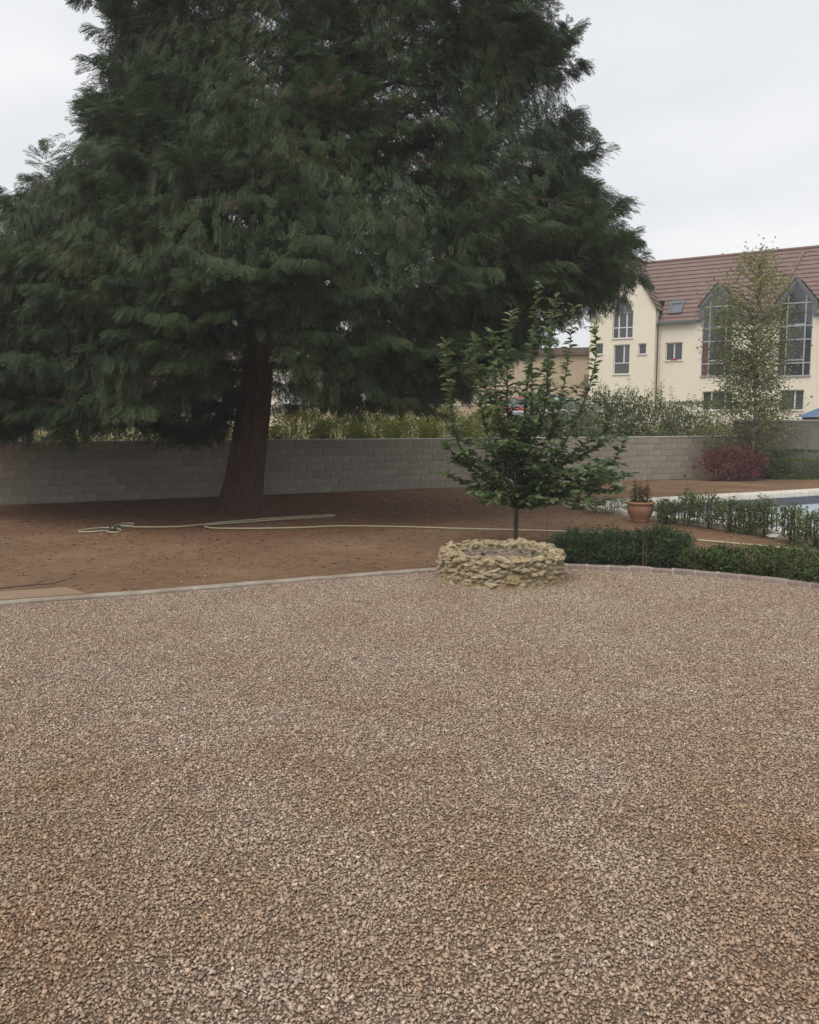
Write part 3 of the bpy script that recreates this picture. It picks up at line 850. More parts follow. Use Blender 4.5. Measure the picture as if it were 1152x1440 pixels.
# outline read from the photograph: left and right edge of the crown at each height
tab = [(-420, 330, 560), (-330, 250, 640), (-220, 170, 720), (-100, 120, 770), (0, 98, 800), (60, 114, 830), (120, 124, 838), (180, 106, 836), (230, 88, 862), (280, 34, 880), (330, -16, 900), (380, -55, 930), (430, -95, 915), (480, -100, 850), (540, -100, 830), (600, -95, 800), (650, -90, 780)]
ez, ec, eh = [], [], []
for (y, l, r_) in tab:
    a, b_ = at(l, y, TB[1]), at(r_, y, TB[1])
    ez.append(a[2]); ec.append((a[0] + b_[0]) / 2 - TB[0]); eh.append((b_[0] - a[0]) / 2 * 0.96 - 0.42)
o_ = np.argsort(ez); ez, ec, eh = np.array(ez)[o_], np.array(ec)[o_], np.array(eh)[o_]
DEPTH = 0.74
def crown_c(z): return np.interp(z, ez, ec)
def crown_r(z): return np.interp(z, ez, eh)
def skirt(x, y):     # lowest foliage: ragged, open in front of the trunk, rising to the right
    X, Y = x + TB[0], y + TB[1]
    px = 576 + FPX * X / Y
    yb = np.interp(px, [-200, 0, 60, 150, 230, 290, 312, 335, 385, 402, 430, 520, 600, 640, 680, 720, 780, 830, 880, 940], [625, 622, 608, 604, 598, 580, 515, 488, 488, 550, 580, 578, 584, 570, 545, 520, 475, 458, 445, 400])
    if y > -0.7: yb = max(yb, np.interp(px, [250, 300, 400, 640], [590, 578, 578, 570]) if 250 < px < 640 else yb)
    return CAM_H + (596 - yb) / FPX * Y + 0.55 * abs(mnoise.noise((x * 0.9, y * 0.9, 2.0))) + 0.25 * mnoise.noise((x * 2.5, y * 2.5, 7))
ztop = ez[-1]
plumes = []
rr_ = random.Random(11)
tries = 0
while len(plumes) < 1350 and tries < 60000:
    tries += 1
    z = 1.4 + (ztop - 1.4) * rr_.random() ** 1.25
    ph = rr_.uniform(0, 2 * math.pi)
    rad = crown_r(z)
    if rr_.random() > rad / 8.5: continue
    fr = 1.0 - 0.5 * rr_.random() ** 2.0
    x = crown_c(z) + math.cos(ph) * rad * fr
    y = math.sin(ph) * rad * fr * DEPTH
    X = x + TB[0]
    if z < skirt(x, y) + 0.30: continue
    back = math.sin(ph) > 0.25
    if mnoise.noise((x * 0.42 + 3, y * 0.42, z * 0.5)) < -0.30 and fr > 0.6: continue
    if back and rr_.random() < 0.68: continue
    plumes.append((x, y, z, ph, fr, rad))
PP, DD, NN, SS, TT = [], [], [], [], []
limbs = MB()
for (x, y, z, ph, fr, rad) in plumes:
    out = Vector((math.cos(ph), math.sin(ph) * DEPTH, 0)).normalized()
    low = max(0, 1 - (z - 1.4) / 5.0)
    upc = rr_.uniform(-0.35, 0.95) * (1 - 0.6 * low) - 0.35 * low
    d = (out + Vector((rr_.uniform(-.7, .7), rr_.uniform(-.7, .7), upc))).normalized()
    Ln = rr_.uniform(0.7, 1.6)
    side = d.cross(Vector((0, 0, 1))).normalized()
    c0 = Vector((x, y, z))
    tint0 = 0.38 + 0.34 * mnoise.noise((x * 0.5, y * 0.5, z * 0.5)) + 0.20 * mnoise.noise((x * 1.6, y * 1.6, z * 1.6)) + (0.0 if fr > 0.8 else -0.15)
    dead = rr_.random() < 0.02
    nf_ = int(48 + 30 * Ln)
    for k in range(nf_):
        s = rr_.random() ** 0.8
        sd = rr_.choice((-1, 1))
        spread = (1 - 0.65 * s) * 0.5
        p = c0 + d * Ln * (s - 0.72) + side * sd * spread * rr_.random() + Vector((0, 0, -0.22 * (1 - s) * rr_.random() + 0.16 * s * s * (1 - low) - 0.35 * low * s * s))
        hang = rr_.uniform(0.1, 1.15) + 0.45 * low
        fd = d * (0.5 + 0.7 * s) + side * sd * rr_.uniform(0.15, 0.9) * (1.1 - 0.7 * s) + Vector((0, 0, -hang * (1 - 0.45 * s)))
        PP.append(p); DD.append(fd)
        NN.append(Vector((rr_.uniform(-1, 1), rr_.uniform(-1, 1), 1)) + d * 0.6)
        SS.append(rr_.uniform(0.18, 0.34))
        TT.append(rr_.uniform(0.94, 1.0) if dead and rr_.random() < 0.7 else min(0.9, max(0, tint0 + rr_.uniform(-.24, .24) + 0.14 * s)))
    # twig of the plume
    if fr > 0.62:
        limbs.tube([c0 - d * Ln * 0.9, c0 - d * Ln * 0.3, c0 + d * Ln * 0.22], [0.02, 0.012, 0.004], 3, False)
# hanging sprays that curtain the whole outside of the crown
for k in range(190000):
    z = 1.4 + (ztop - 1.4) * rr_.random() ** 1.05
    rad = crown_r(z)
    if rr_.random() > rad / 8.5: continue
    ph = rr_.uniform(0, 6.2832)
    if math.sin(ph) > 0.30 and rr_.random() < 0.72: continue
    fr = 1.0 - 0.30 * rr_.random() ** 1.3 + 0.05 * mnoise.noise((math.cos(ph) * 6, math.sin(ph) * 6, z * 0.8))
    x = crown_c(z) + math.cos(ph) * rad * fr; y = math.sin(ph) * rad * fr * DEPTH
    if z < skirt(x, y) + 0.2: continue
    cl_ = mnoise.noise((x * 0.55 + 7, y * 0.55, z * 0.38)); c2_ = mnoise.noise((x * 1.5, y * 1.5 + 9, z * 0.9))
    if cl_ + 0.6 * c2_ < -0.20: continue
    o2 = Vector((math.cos(ph), math.sin(ph), 0))
    PP.append(Vector((x, y, z)))
    DD.append(o2 * rr_.uniform(0.1, 0.9) + Vector((rr_.uniform(-.55, .55), rr_.uniform(-.55, .55), rr_.uniform(-1.3, -0.2))))
    NN.append(o2 + Vector((rr_.uniform(-.8, .8), rr_.uniform(-.8, .8), rr_.uniform(0, .9))))
    SS.append(rr_.uniform(0.16, 0.36))
    TT.append(rr_.uniform(.94, 1) if rr_.random() < 0.012 else min(0.9, max(0, 0.42 + 0.45 * cl_ + 0.3 * c2_ + rr_.uniform(-.2, .2))))
# main limbs
for k in range(110):
    z0 = 3.0 + 14.4 * (k + rr_.random()) / 110 
    ph = k * 2.399 + rr_.uniform(-.3, .3)
    z1 = z0 + rr_.uniform(-0.3, 1.6) - (0.6 if z0 < 4 else 0)
    rad = crown_r(z1) * rr_.uniform(0.72, 0.92)
    a = axis(z0); e = np.array([crown_c(z1) + math.cos(ph) * rad, math.sin(ph) * rad * DEPTH, z1])
    if e[2] < skirt(e[0], e[1]) + 0.4: e[2] = skirt(e[0], e[1]) + 0.5
    mid1 = a + (e - a) * 0.35 + np.array([0, 0, -0.25]); mid2 = a + (e - a) * 0.7 + np.array([0, 0, -0.45])
    w = 0.11 * max(0.35, 1 - z0 / 22)
    pts = smooth_path([a, mid1, mid2, e], 4)
    limbs.tube(pts, list(np.linspace(w, 0.018, len(pts))), 6)
limbs.build('limbs', M_BARK, cedar, kind='stuff')
# the sagging low limb left of the trunk, thick with foliage
def loc3(x, y, Y): p = at(x, y, Y); return np.array([p[0] - TB[0], p[1] - TB[1], p[2]])
sag = smooth_path([loc3(326, 560, 17.9), loc3(305, 596, 17.6), loc3(272, 612, 17.2), (loc3(235, 606, 16.8)), loc3(200, 585, 16.4), loc3(165, 560, 16.0)], 6)
MB().tube(sag, list(np.linspace(0.17, 0.05, len(sag))), 10).build('low_limb', M_BARK, cedar, smooth=True)
for k in range(1500):
    q = sag[rr_.randrange(3, len(sag))]
    aa = rr_.uniform(0, 6.28); s = rr_.random()
    PP.append(Vector((q[0] + rr_.gauss(0, 0.22), q[1] + rr_.gauss(0, .35), q[2] + abs(rr_.gauss(0.0, 0.45)) - 0.08)))
    DD.append(Vector((math.cos(aa), math.sin(aa), rr_.uniform(-0.6, 0.2)))); NN.append(Vector((rr_.uniform(-.5, .5), rr_.uniform(-.5, .5), 1)))
    SS.append(rr_.uniform(0.22, 0.42)); TT.append(rr_.uniform(0.0, 0.35))
# shaded inner sprays round the lower stem, they close the crown seen from below
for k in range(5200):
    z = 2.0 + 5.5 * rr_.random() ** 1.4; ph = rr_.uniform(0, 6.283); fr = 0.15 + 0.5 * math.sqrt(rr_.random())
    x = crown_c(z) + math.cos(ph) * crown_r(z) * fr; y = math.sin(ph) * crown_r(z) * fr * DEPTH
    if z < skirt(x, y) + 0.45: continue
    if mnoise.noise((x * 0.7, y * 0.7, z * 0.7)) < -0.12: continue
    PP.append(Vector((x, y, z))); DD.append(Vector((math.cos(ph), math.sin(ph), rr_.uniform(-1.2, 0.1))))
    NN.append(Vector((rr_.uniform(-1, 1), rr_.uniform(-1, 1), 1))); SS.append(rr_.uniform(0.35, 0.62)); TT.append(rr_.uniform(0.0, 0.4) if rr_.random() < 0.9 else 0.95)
PP = np.array([p[:] for p in PP]); DD = np.array([p[:] for p in DD]); NN = np.array([p[:] for p in NN]); SS = np.array(SS); TT = np.array(TT)
FR = [frond_shape(s, 7 + s % 3, 0.40 + 0.05 * (s % 4), 0.25 + 0.10 * (s % 3)) for s in range(8)]
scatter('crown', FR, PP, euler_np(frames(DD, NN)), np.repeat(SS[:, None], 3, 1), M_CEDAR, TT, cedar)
print('cedar fronds', len(PP), 'plumes', len(plumes), 'pebbles', n)

# ------------------------------------------------------------------ young apple tree behind the planter
AB = np.array([1.585, 12.15])
apple = thing('apple_tree', (AB[0], AB[1], 0), 'young apple tree with upright leafy shoots behind the stone planter', 'tree')
def ap(x, y, dy=0.0):
    p = at(x, y, AB[1] + dy); return np.array([p[0] - AB[0], p[1] - AB[1], p[2]])
ra = random.Random(21)
base = ap(726, 772); base[2] = -0.1
trunk = smooth_path([base, ap(725.5, 745), ap(726.5, 720), ap(729, 690), ap(733, 650, .02), ap(737, 600, .03), ap(741, 545, .0), ap(748, 480, -.03), ap(755, 430, -.05), ap(757, 398, -.05)], 5)
MB().tube(trunk, list(np.interp(np.linspace(0, 1, len(trunk)), [0, .3, .6, 1], [0.036, 0.03, 0.018, 0.004])), 10).build('trunk', M_TWIG, apple, smooth=True)
BR = [  # limbs: pixel path, depth drift
    ([(727, 712), (705, 690), (680, 668), (655, 640), (640, 600), (630, 540), (626, 478)], -0.5),
    ([(728, 702), (712, 670), (690, 630), (672, 570), (660, 520), (655, 492)], 0.35),
    ([(730, 690), (715, 640), (700, 580), (692, 520), (690, 464)], -0.4),
    ([(733, 655), (722, 600), (715, 540), (716, 480), (722, 436)], 0.4),
    ([(731, 680), (745, 640), (762, 580), (775, 500), (782, 418)], -0.5),
    ([(730, 690), (752, 650), (780, 600), (800, 520), (807, 432)], 0.25),
    ([(729, 700), (760, 660), (795, 615), (822, 560), (833, 500), (836, 456)], -0.35),
    ([(728, 708), (765, 680), (805, 640), (845, 600), (862, 560)], 0.5),
    ([(728, 714), (770, 695), (815, 675), (855, 650), (882, 614)], -0.6),
    ([(727, 716), (760, 706), (800, 694), (840, 684), (885, 668)], -0.3),
    ([(726, 716), (700, 700), (672, 690), (650, 678)], 0.3),
    ([(727, 708), (695, 690), (665, 655), (640, 640), (628, 622)], -0.3),
    ([(728, 712), (755, 712), (790, 706), (830, 702)], -0.8),
    ([(729, 706), (770, 676), (820, 655), (860, 660)], -0.2),
    ([(726, 712), (712, 704), (690, 702), (676, 708)], -0.6),
    ([(733, 650), (742, 590), (750, 530), (748, 470)], -0.3),
    ([(733, 645), (752, 590), (768, 530), (770, 462)], 0.45),
    ([(732, 660), (706, 610), (684, 560), (672, 510), (668, 470)], 0.55),
    ([(730, 690), (716, 660), (700, 640), (660, 622), (640, 604)], 0.8),
    ([(730, 695), (760, 660), (800, 650), (840, 632), (850, 612)], 0.9),
    ([(728, 706), (740, 690), (760, 690), (800, 700)], 0.8),
    ([(728, 708), (768, 690), (812, 684), (850, 692), (872, 690)], -0.9),
    ([(728, 704), (762, 676), (800, 664), (838, 668), (866, 676)], -1.0),
    ([(728, 710), (750, 704), (786, 690), (824, 676), (850, 676)], 0.2),
    ([(730, 690), (742, 660), (758, 640), (782, 632)], -0.7),
    ([(730, 688), (720, 655), (704, 636), (684, 628)], -0.7),
    ([(732, 668), (745, 630), (740, 600), (752, 575)], -0.5),
]
br = MB(); LP, LD, LN, LS, LT = [], [], [], [], []; shoot = []
def leaves_on(path, t0, gap, size, isshoot):
    P = [Vector(p) for p in path]
    for i in range(len(P) - 1):
        if i / len(P) < t0: continue
        seg = P[i + 1] - P[i]; m = max(1, int(round(seg.length / gap)))
        for k in range(m):
            p = P[i] + seg * ((k + ra.random()) / m)
            a = ra.uniform(0, 6.283)
            d = Vector((math.cos(a), math.sin(a), 0)) + seg.normalized() * ra.uniform(0.1, 0.8) + Vector((0, 0, ra.uniform(-0.25, 0.4)))
            LP.append(p); LD.append(d); LN.append(Vector((ra.uniform(-.5, .5), ra.uniform(-.5, .5), 1)))
            LS.append(size * ra.uniform(0.7, 1.25)); LT.append(ra.uniform(0.1, 0.75) + (0.25 if isshoot else 0.0)); shoot.append(isshoot)
leaves_on(trunk, 0.30, 0.018, 0.105, False)
for (pp, dz) in BR:
    m_ = len(pp)
    path = smooth_path([ap(x + ra.uniform(-6, 6) * (0 < i < m_ - 1), y + ra.uniform(-4, 4) * (0 < i < m_ - 1), dz * (i / (m_ - 1)) ** 0.8) for i, (x, y) in enumerate(pp)], 5)
    br.tube(path, list(np.linspace(0.016, 0.003, len(path))), 6)
    upr = pp[-1][1] < 500
    leaves_on(path, 0.05, 0.0165, 0.125, upr)
    # side twigs
    for k in range(17 if not upr else 11):
        i0 = ra.randrange(int(len(path) * 0.1), max(int(len(path) * (0.7 if upr else 1.0)) - 1, int(len(path) * 0.1) + 1))
        q = np.array(path[i0]); a = ra.uniform(0, 6.283); ln = ra.uniform(0.18, 0.52)
        tip = q + np.array([math.cos(a) * ln * 0.8, math.sin(a) * ln * 0.8, ln * ra.uniform(0.0, 0.9) * (1.2 if upr else 0.5)])
        tw = smooth_path([q, q + (tip - q) * 0.5 + np.array([0, 0, 0.03]), tip], 3)
        br.tube(tw, list(np.linspace(0.006, 0.002, len(tw))), 4)
        leaves_on(tw, 0.15, 0.024, 0.115, False)
br.build('branches', M_TWIG, apple, smooth=True, kind='stuff')
AL = [leaf_shape(0.58, 0.20, 0.30), leaf_shape(0.64, 0.10, 0.42), leaf_shape(0.50, 0.28, 0.2)]
LP = np.array([p[:] for p in LP]); LM = frames(np.array([p[:] for p in LD]), np.array([p[:] for p in LN])); LS = np.array(LS); LT = np.clip(np.array(LT), 0, 1)
sh = np.array(shoot); order = np.argsort(-(sh * 1.0 * LP[:, 2]))[:280]
msk = np.zeros(len(LP), bool); msk[order] = True
crown = bake('foliage', AL, LP[~msk], LM[~msk], LS[~msk], M_APPLE, LT[~msk], apple)
leaf_me = []
for k, (V, F) in enumerate(AL):
    for tv in (0.45, 0.7, 0.92):
        leaf_me.append(mesh_np('leaf', V, F, M_APPLE, False, {'tint': ('FLOAT', np.full(len(V), tv))}))
for i in order:
    o = bpy.data.objects.new('leaf', leaf_me[int(i) % len(leaf_me)]); COL.objects.link(o); o.parent = crown
    mt = Matrix(LM[i].tolist()).to_4x4(); mt = Matrix.Translation(Vector(LP[i])) @ mt @ Matrix.Diagonal((LS[i], LS[i], LS[i], 1))
    o.matrix_local = mt
print('apple leaves', len(LP))

# ------------------------------------------------------------------ shrubs
QL = [quad_leaf(0.55, 0.12), quad_leaf(0.45, 0.2)]
OL = [leaf_shape(0.5, 0.15, 0.2, 2), leaf_shape(0.42, 0.22, 0.1, 2)]
NL = [quad_leaf(0.16, 0.03), quad_leaf(0.22, 0.05)]
def cloud(n, rx, ry, h, z0=0.0, shell=0.5, seed=0, lump=0.35, boxy=0.0):
    """points in an uneven rounded volume standing on z0"""
    r = np.random.default_rng(seed)
    d = r.normal(size=(n, 3)); d /= np.linalg.norm(d, axis=1, keepdims=True)
    if boxy:
        d = r.uniform(-1, 1, (n, 3)); f = r.integers(0, 3, n); d[np.arange(n), f] = np.sign(d[np.arange(n), f])
    rad = shell + (1 - shell) * r.random(n) ** 0.5
    o = r.uniform(0, 40, 3)
    lm = np.array([1 + lump * mnoise.noise((q[0] * 1.9 + o[0], q[1] * 1.9 + o[1], q[2] * 1.9 + o[2])) + lump * 0.5 * mnoise.noise((q[0] * 4.5 + o[0], q[1] * 4.5, q[2] * 4.5)) for q in d])
    P = d * (rad * lm)[:, None] * np.array([rx, ry, h / 2]) + np.array([0, 0, z0 + h / 2])
    P[:, 2] = np.maximum(P[:, 2], 0.02 + 0.03 * r.random(n))
    D = d + r.normal(0, 0.55, (n, 3)) + np.array([0, 0, 0.35])
    N = d * 0.8 + r.normal(0, 0.5, (n, 3)) + np.array([0, 0, 0.7])
    return P, D, N, lm, r
def shrub(name, label, cat, X, Y, rx, ry, h, n, size, mat, leaves, seed, group=None, z=None, stems=6, lift=0.0, shoots=0, tmin=0.1, tmax=0.8, lump=0.35, boxy=0.0, shell=0.5, rz=0.0, shoot_h=0.6, topyellow=0.0):
    z = float(rise(np.array(X), np.array(Y))) if z is None else z
    t = thing(name, (X, Y, z), label, cat, group, rz)
    P, D, N, lm, r = cloud(n, rx, ry, h - lift, lift, shell, seed, lump, boxy)
    T = r.uniform(tmin, tmax, n) + 0.25 * (lm - 1) + topyellow * (P[:, 2] / h) ** 2
    S = size * r.uniform(0.7, 1.3, n)
    st = MB(); rs = random.Random(seed)
    for k in range(stems):
        a, q = rs.uniform(0, 6.28), rs.uniform(0.05, 0.6)
        e = (math.cos(a) * rx * q, math.sin(a) * ry * q, h * rs.uniform(0.6, 0.9))
        b0 = (math.cos(a) * rx * q * 0.4, math.sin(a) * ry * q * 0.4, -0.05)
        pts = smooth_path([b0, ((b0[0] + e[0]) * 0.45, (b0[1] + e[1]) * 0.45, e[2] * 0.5), e], 3)
        st.tube(pts, list(np.linspace(0.004 + 0.010 * h, 0.003, len(pts))), 5)
        for j in range(3):
            c0 = np.array(pts[rs.randrange(2, len(pts))]); a2 = rs.uniform(0, 6.28)
            st.tube([c0, c0 + np.array([math.cos(a2) * rx * 0.4, math.sin(a2) * ry * 0.4, h * 0.15])], [0.006, 0.003], 4)
    PS, DS, NS, SS_, TS_ = [P], [D], [N], [S], [T]
    for k in range(shoots):
        a, q = rs.uniform(0, 6.28), math.sqrt(rs.random()) * 0.9
        b0 = np.array([math.cos(a) * rx * q, math.sin(a) * ry * q, h * (0.85 - 0.25 * q)])
        L_ = shoot_h * rs.uniform(0.5, 1.2)
        e = b0 + np.array([rs.uniform(-.16, .16) * L_, rs.uniform(-.16, .16) * L_, L_])
        st.tube([b0 - np.array([0, 0, 0.3]), b0, e], [0.009, 0.006, 0.003], 4)
        m_ = int(L_ / (size * 0.42)) + 3
        tt = np.linspace(0, 1.03, m_)
        PS.append(b0 + (e - b0) * tt[:, None]); aa = r.uniform(0, 6.28, m_)
        DS.append(np.stack([np.cos(aa), np.sin(aa), r.uniform(-.2, .5, m_)], 1)); NS.append(np.stack([r.uniform(-.4, .4, m_), r.uniform(-.4, .4, m_), np.ones(m_)], 1))
        SS_.append(size * r.uniform(0.8, 1.4, m_)); TS_.append(r.uniform(tmin, min(1, tmax + 0.1), m_))
    st.build('stems', M_TWIG, t, kind='stuff')
    P, D, N, S, T = (np.concatenate(q) for q in (PS, DS, NS, SS_, TS_))
    bake('foliage', leaves, P, frames(D, N), S, mat, np.clip(T, 0, 1), t)
    return t
def on(x, y, Y=None):
    p = g(x, y); return p[0], p[1]
# clipped row along the pool: pixel of the foot, width, height
rowspec = [(934, 737, .27, .52), (965, 740, .28, .60), (994, 744, .30, .62), (1025, 749, .30, .62), (1052, 752, .29, .64), (1072, 756, .27, .62), (1112, 764, .27, .62), (1143, 770, .27, .60), (1180, 777, .28, .6)]
rl = ['leggy box shrub right beside the terracotta pot', 'box shrub second along the pool from the terracotta pot', 'box shrub third along the pool from the terracotta pot', 'box shrub fourth along the pool from the terracotta pot', 'box shrub fifth along the pool from the terracotta pot', 'box shrub at the gap in the poolside row, on the pot side', 'lone box shrub just past the gap by the white stone', 'box shrub second past the gap by the white stone', 'box shrub third past the gap by the white stone']
for k, (x, y, w, h) in enumerate(rowspec):
    X, Y = on(x, y)
    shrub('box_shrub', rl[k], 'shrub', X + 0.05, Y + 0.05, 0.84 * w * (0.85 + 0.3 * ((k * 7) % 5) / 4), w, h * (0.86 + 0.2 * ((k * 3) % 4) / 3), 1150, 0.046, M_BOX, OL, 300 + k, 'box shrubs in a row along the pool', 0.0, stems=5, lift=0.05, shoots=14, shoot_h=0.15, shell=0.3, lump=0.5, tmin=0.1, tmax=0.85)
# low hedge behind the paver edging: dark clump then lighter box bushes
for k, (x, y, rx, ry, h, lab) in enumerate([(812, 793, .36, .28, .40, 'dark fine-leaved hedge bush just behind the stone planter'), (868, 792, .42, .30, .42, 'dark fine-leaved hedge bush in the middle of the dark stretch'), (932, 797, .40, .31, .47, 'tallest dark fine-leaved hedge bush beside the lighter box bushes')]):
    X, Y = on(x, y); shrub('yew_bush', lab, 'shrub', X, Y + 0.10, rx, ry, h, 7000, 0.055, M_YEW, NL, 330 + k, 'dark bushes behind the paver edging', 0.0, stems=5, shoots=44, shoot_h=0.17, shell=0.4, lump=0.42)
for k, (x, y, rx, ry, h, lab) in enumerate([(984, 804, .22, .2, .27, 'smallest box bush in the hedge behind the paver edging'), (1022, 806, .24, .22, .31, 'low box bush between the smallest one and the broad ones'), (1070, 812, .34, .28, .37, 'broad box bush in the hedge behind the paver edging'), (1128, 819, .36, .30, .40, 'broad full box bush at the end of the paver edging hedge'), (1190, 830, .36, .3, .4, 'last box bush of the hedge behind the paver edging')]):
    X, Y = on(x, y); shrub('box_bush', lab, 'shrub', X, Y + 0.12, rx, ry, h, 4200, 0.032, M_BOX, OL, 350 + k, 'box bushes behind the paver edging', 0.0, stems=5, shoots=16, shoot_h=0.12, shell=0.45, tmin=0.0, tmax=0.6)
# weeds
for k, (x, y, rx, h, lab) in enumerate([(862, 722, .62, .30, 'straggly green weeds left of the terracotta pot'), (826, 716, .4, .2, 'low patch of weeds under the apple tree branches')]):
    X, Y = on(x, y); shrub('weed_clump', lab, 'weeds', X, Y, rx, rx * .6, h, 700, 0.05, M_BOX, QL, 370 + k, 'weeds on the bare earth', 0.0, stems=3, shoots=8, shoot_h=0.12)
# terracotta pot
X, Y = on(900, 734)
pot = thing('terracotta_pot', (X, Y, 0), 'rounded terracotta pot with rolled rim beside the pool shrubs', 'pot')
MB().lathe([(0.0, 0.0), (0.145, 0.0), (0.155, 0.02), (0.152, 0.035), (0.19, 0.10), (0.235, 0.19), (0.248, 0.26), (0.24, 0.315), (0.232, 0.335), (0.262, 0.345), (0.27, 0.365), (0.262, 0.388), (0.235, 0.39), (0.222, 0.36), (0.218, 0.3)], 40).build('body', M_TERRA, pot, smooth=True)
MB().lathe([(0.0, 0.335), (0.1, 0.34), (0.222, 0.33)], 24).build('soil', M_SOIL, pot)
shrub('pot_plant', 'dried brown twiggy plant growing in the terracotta pot', 'plant', X, Y, .2, .2, .32, 380, 0.05, M_DRY, QL, 401, z=0.33, stems=14, shoots=14, shoot_h=0.2, tmin=0.1, tmax=0.9)
# red bush and far clipped hedge
X, Y = on(1038, 677); shrub('red_bush', 'crimson-leaved bush at the end of the block wall', 'shrub', X, Y + 0.45, 1.12, .6, 1.1, 5200, 0.075, M_RED, OL, 410, z=0, stems=14, shoots=60, shoot_h=0.34, lump=0.45, shell=0.35)
X, Y = on(1100, 676); shrub('clipped_hedge', 'clipped green hedge beside the crimson bush', 'hedge', X + 2.2, Y + 0.7, 2.35, .42, .66, 9000, 0.07, M_BOX, OL, 411, z=0, stems=12, lump=0.12, boxy=0.75, shell=0.75, rz=-0.1, tmin=0.2, tmax=0.7, topyellow=0.35)
shrub('back_hedge', 'dark hedge against the grey rendered wall', 'hedge', X + 2.6, Y + 1.35, 2.2, .3, .95, 6000, 0.07, M_YEW, OL, 412, z=0, stems=10, lump=0.18, boxy=0.7, shell=0.75, rz=-0.1)
# beyond the wall
def beyond(px, d):
    """point d metres behind the wall on the pixel column px"""
    a = (px - 576) / FPX
    t = (np.dot(WA, -wnor) + d) / (a * -wnor[0] + -wnor[1])
    return a * t, t
yl = ['yellow-green bush behind the wall right beside the conifer trunk', 'second yellow-green bush behind the wall from the conifer trunk', 'third yellow-green bush behind the wall from the conifer trunk', 'fourth yellow-green bush behind the wall from the conifer trunk', 'fifth yellow-green bush behind the wall, left of the apple tree', 'yellow-green bush seen through the apple tree above the wall']
for k, (px, top) in enumerate([(425, 568), (478, 581), (528, 579), (578, 578), (630, 574), (690, 570)]):
    X, Y = beyond(px, 1.5); ht = at(px, top, Y)[2]
    shrub('yellow_bush', yl[k], 'shrub', X, Y, .85, .8, ht, 7000, 0.062, M_YELLOW, QL, 430 + k, 'yellow-green bushes behind the block wall', 0.0, stems=5, shoots=22, shoot_h=0.16, lift=0.5, shell=0.55)
gl_ = ['shrub with tall shoots behind the wall right of the apple tree', 'second tall-shooted shrub behind the wall from the apple tree', 'tall-shooted shrub below the narrow window of the cream building', 'tall-shooted shrub below the flower pot window', 'low brown-green shrub behind the apple tree', 'leafy shrub behind the wall below the gable']
for k, (px, top, sh_h, tm) in enumerate([(800, 568, .8, .9), (848, 548, 1.0, .8), (912, 556, 1.3, .75), (962, 574, 1.1, .8), (755, 585, .3, 1.0), (878, 552, 1.0, .8)]):
    X, Y = beyond(px, 1.6 + 0.9 * (k % 2)); ht = at(px, top, Y)[2]
    shrub('tall_shrub', gl_[k], 'shrub', X, Y, 1.05, .9, ht, 2600, 0.115, M_SHRUB, OL, 450 + k, 'shrubs behind the block wall', 0.0, stems=9, shoots=15, shoot_h=sh_h, lift=0.4, shell=0.45, lump=0.4, tmin=0.15, tmax=tm)
X, Y = beyond(985, 3.6); shrub('flat_hedge', 'flat-topped clipped hedge below the cream building', 'hedge', X + 0.7, Y, 2.6, .5, at(980, 566, Y)[2], 9000, 0.085, M_SHRUB, OL, 470, z=0, stems=8, lump=0.06, boxy=0.85, shell=0.8, rz=0.45, tmin=.1, tmax=.55)
for k, (px, top, lab) in enumerate([(20, 603, 'dim bush behind the wall at the outer end of the crown'), (90, 606, 'dim low bush behind the wall under the crown'), (170, 596, 'taller dim bush behind the wall under the sagging limb'), (265, 600, 'dim bush behind the wall just left of the conifer trunk'), (350, 590, 'dim bush behind the wall hidden by the conifer trunk')]):
    X, Y = beyond(px, 2.0); shrub('shaded_bush', lab, 'shrub', X, Y, 1.0, .8, at(px, top, Y)[2], 2400, 0.08, M_SHRUB, QL, 480 + k, 'shaded bushes behind the wall', 0.0, stems=6, shoots=8, shoot_h=.3, lift=.4)

# ------------------------------------------------------------------ slender birch in front of the wall end
BX, BY = 11.45, 27.4
birch = thing('birch_tree', (BX, BY, 0), 'slender yellowing birch behind the crimson bush', 'tree')
rb = random.Random(31)
def bp_(x, y, dy=0): p = at(x, y, BY + dy); return np.array([p[0] - BX, p[1] - BY, p[2]])
bt = smooth_path([np.array([0, 0, -0.1]), bp_(1060, 620), bp_(1062, 560), bp_(1060, 480), bp_(1064, 420), bp_(1066, 362)], 6)
MB().tube(bt, list(np.linspace(0.055, 0.008, len(bt))), 8).build('trunk', M_BIRCHBARK, birch, smooth=True)
bprof_y = [350, 362, 390, 420, 450, 490, 530, 560, 590, 620, 645]; bprof_l = [1060, 1034, 996, 974, 974, 986, 996, 986, 968, 966, 984]; bprof_r = [1078, 1094, 1118, 1128, 1128, 1120, 1112, 1116, 1132, 1140, 1134]
tw = MB(); LP, LD, LN, LS, LT = [], [], [], [], []
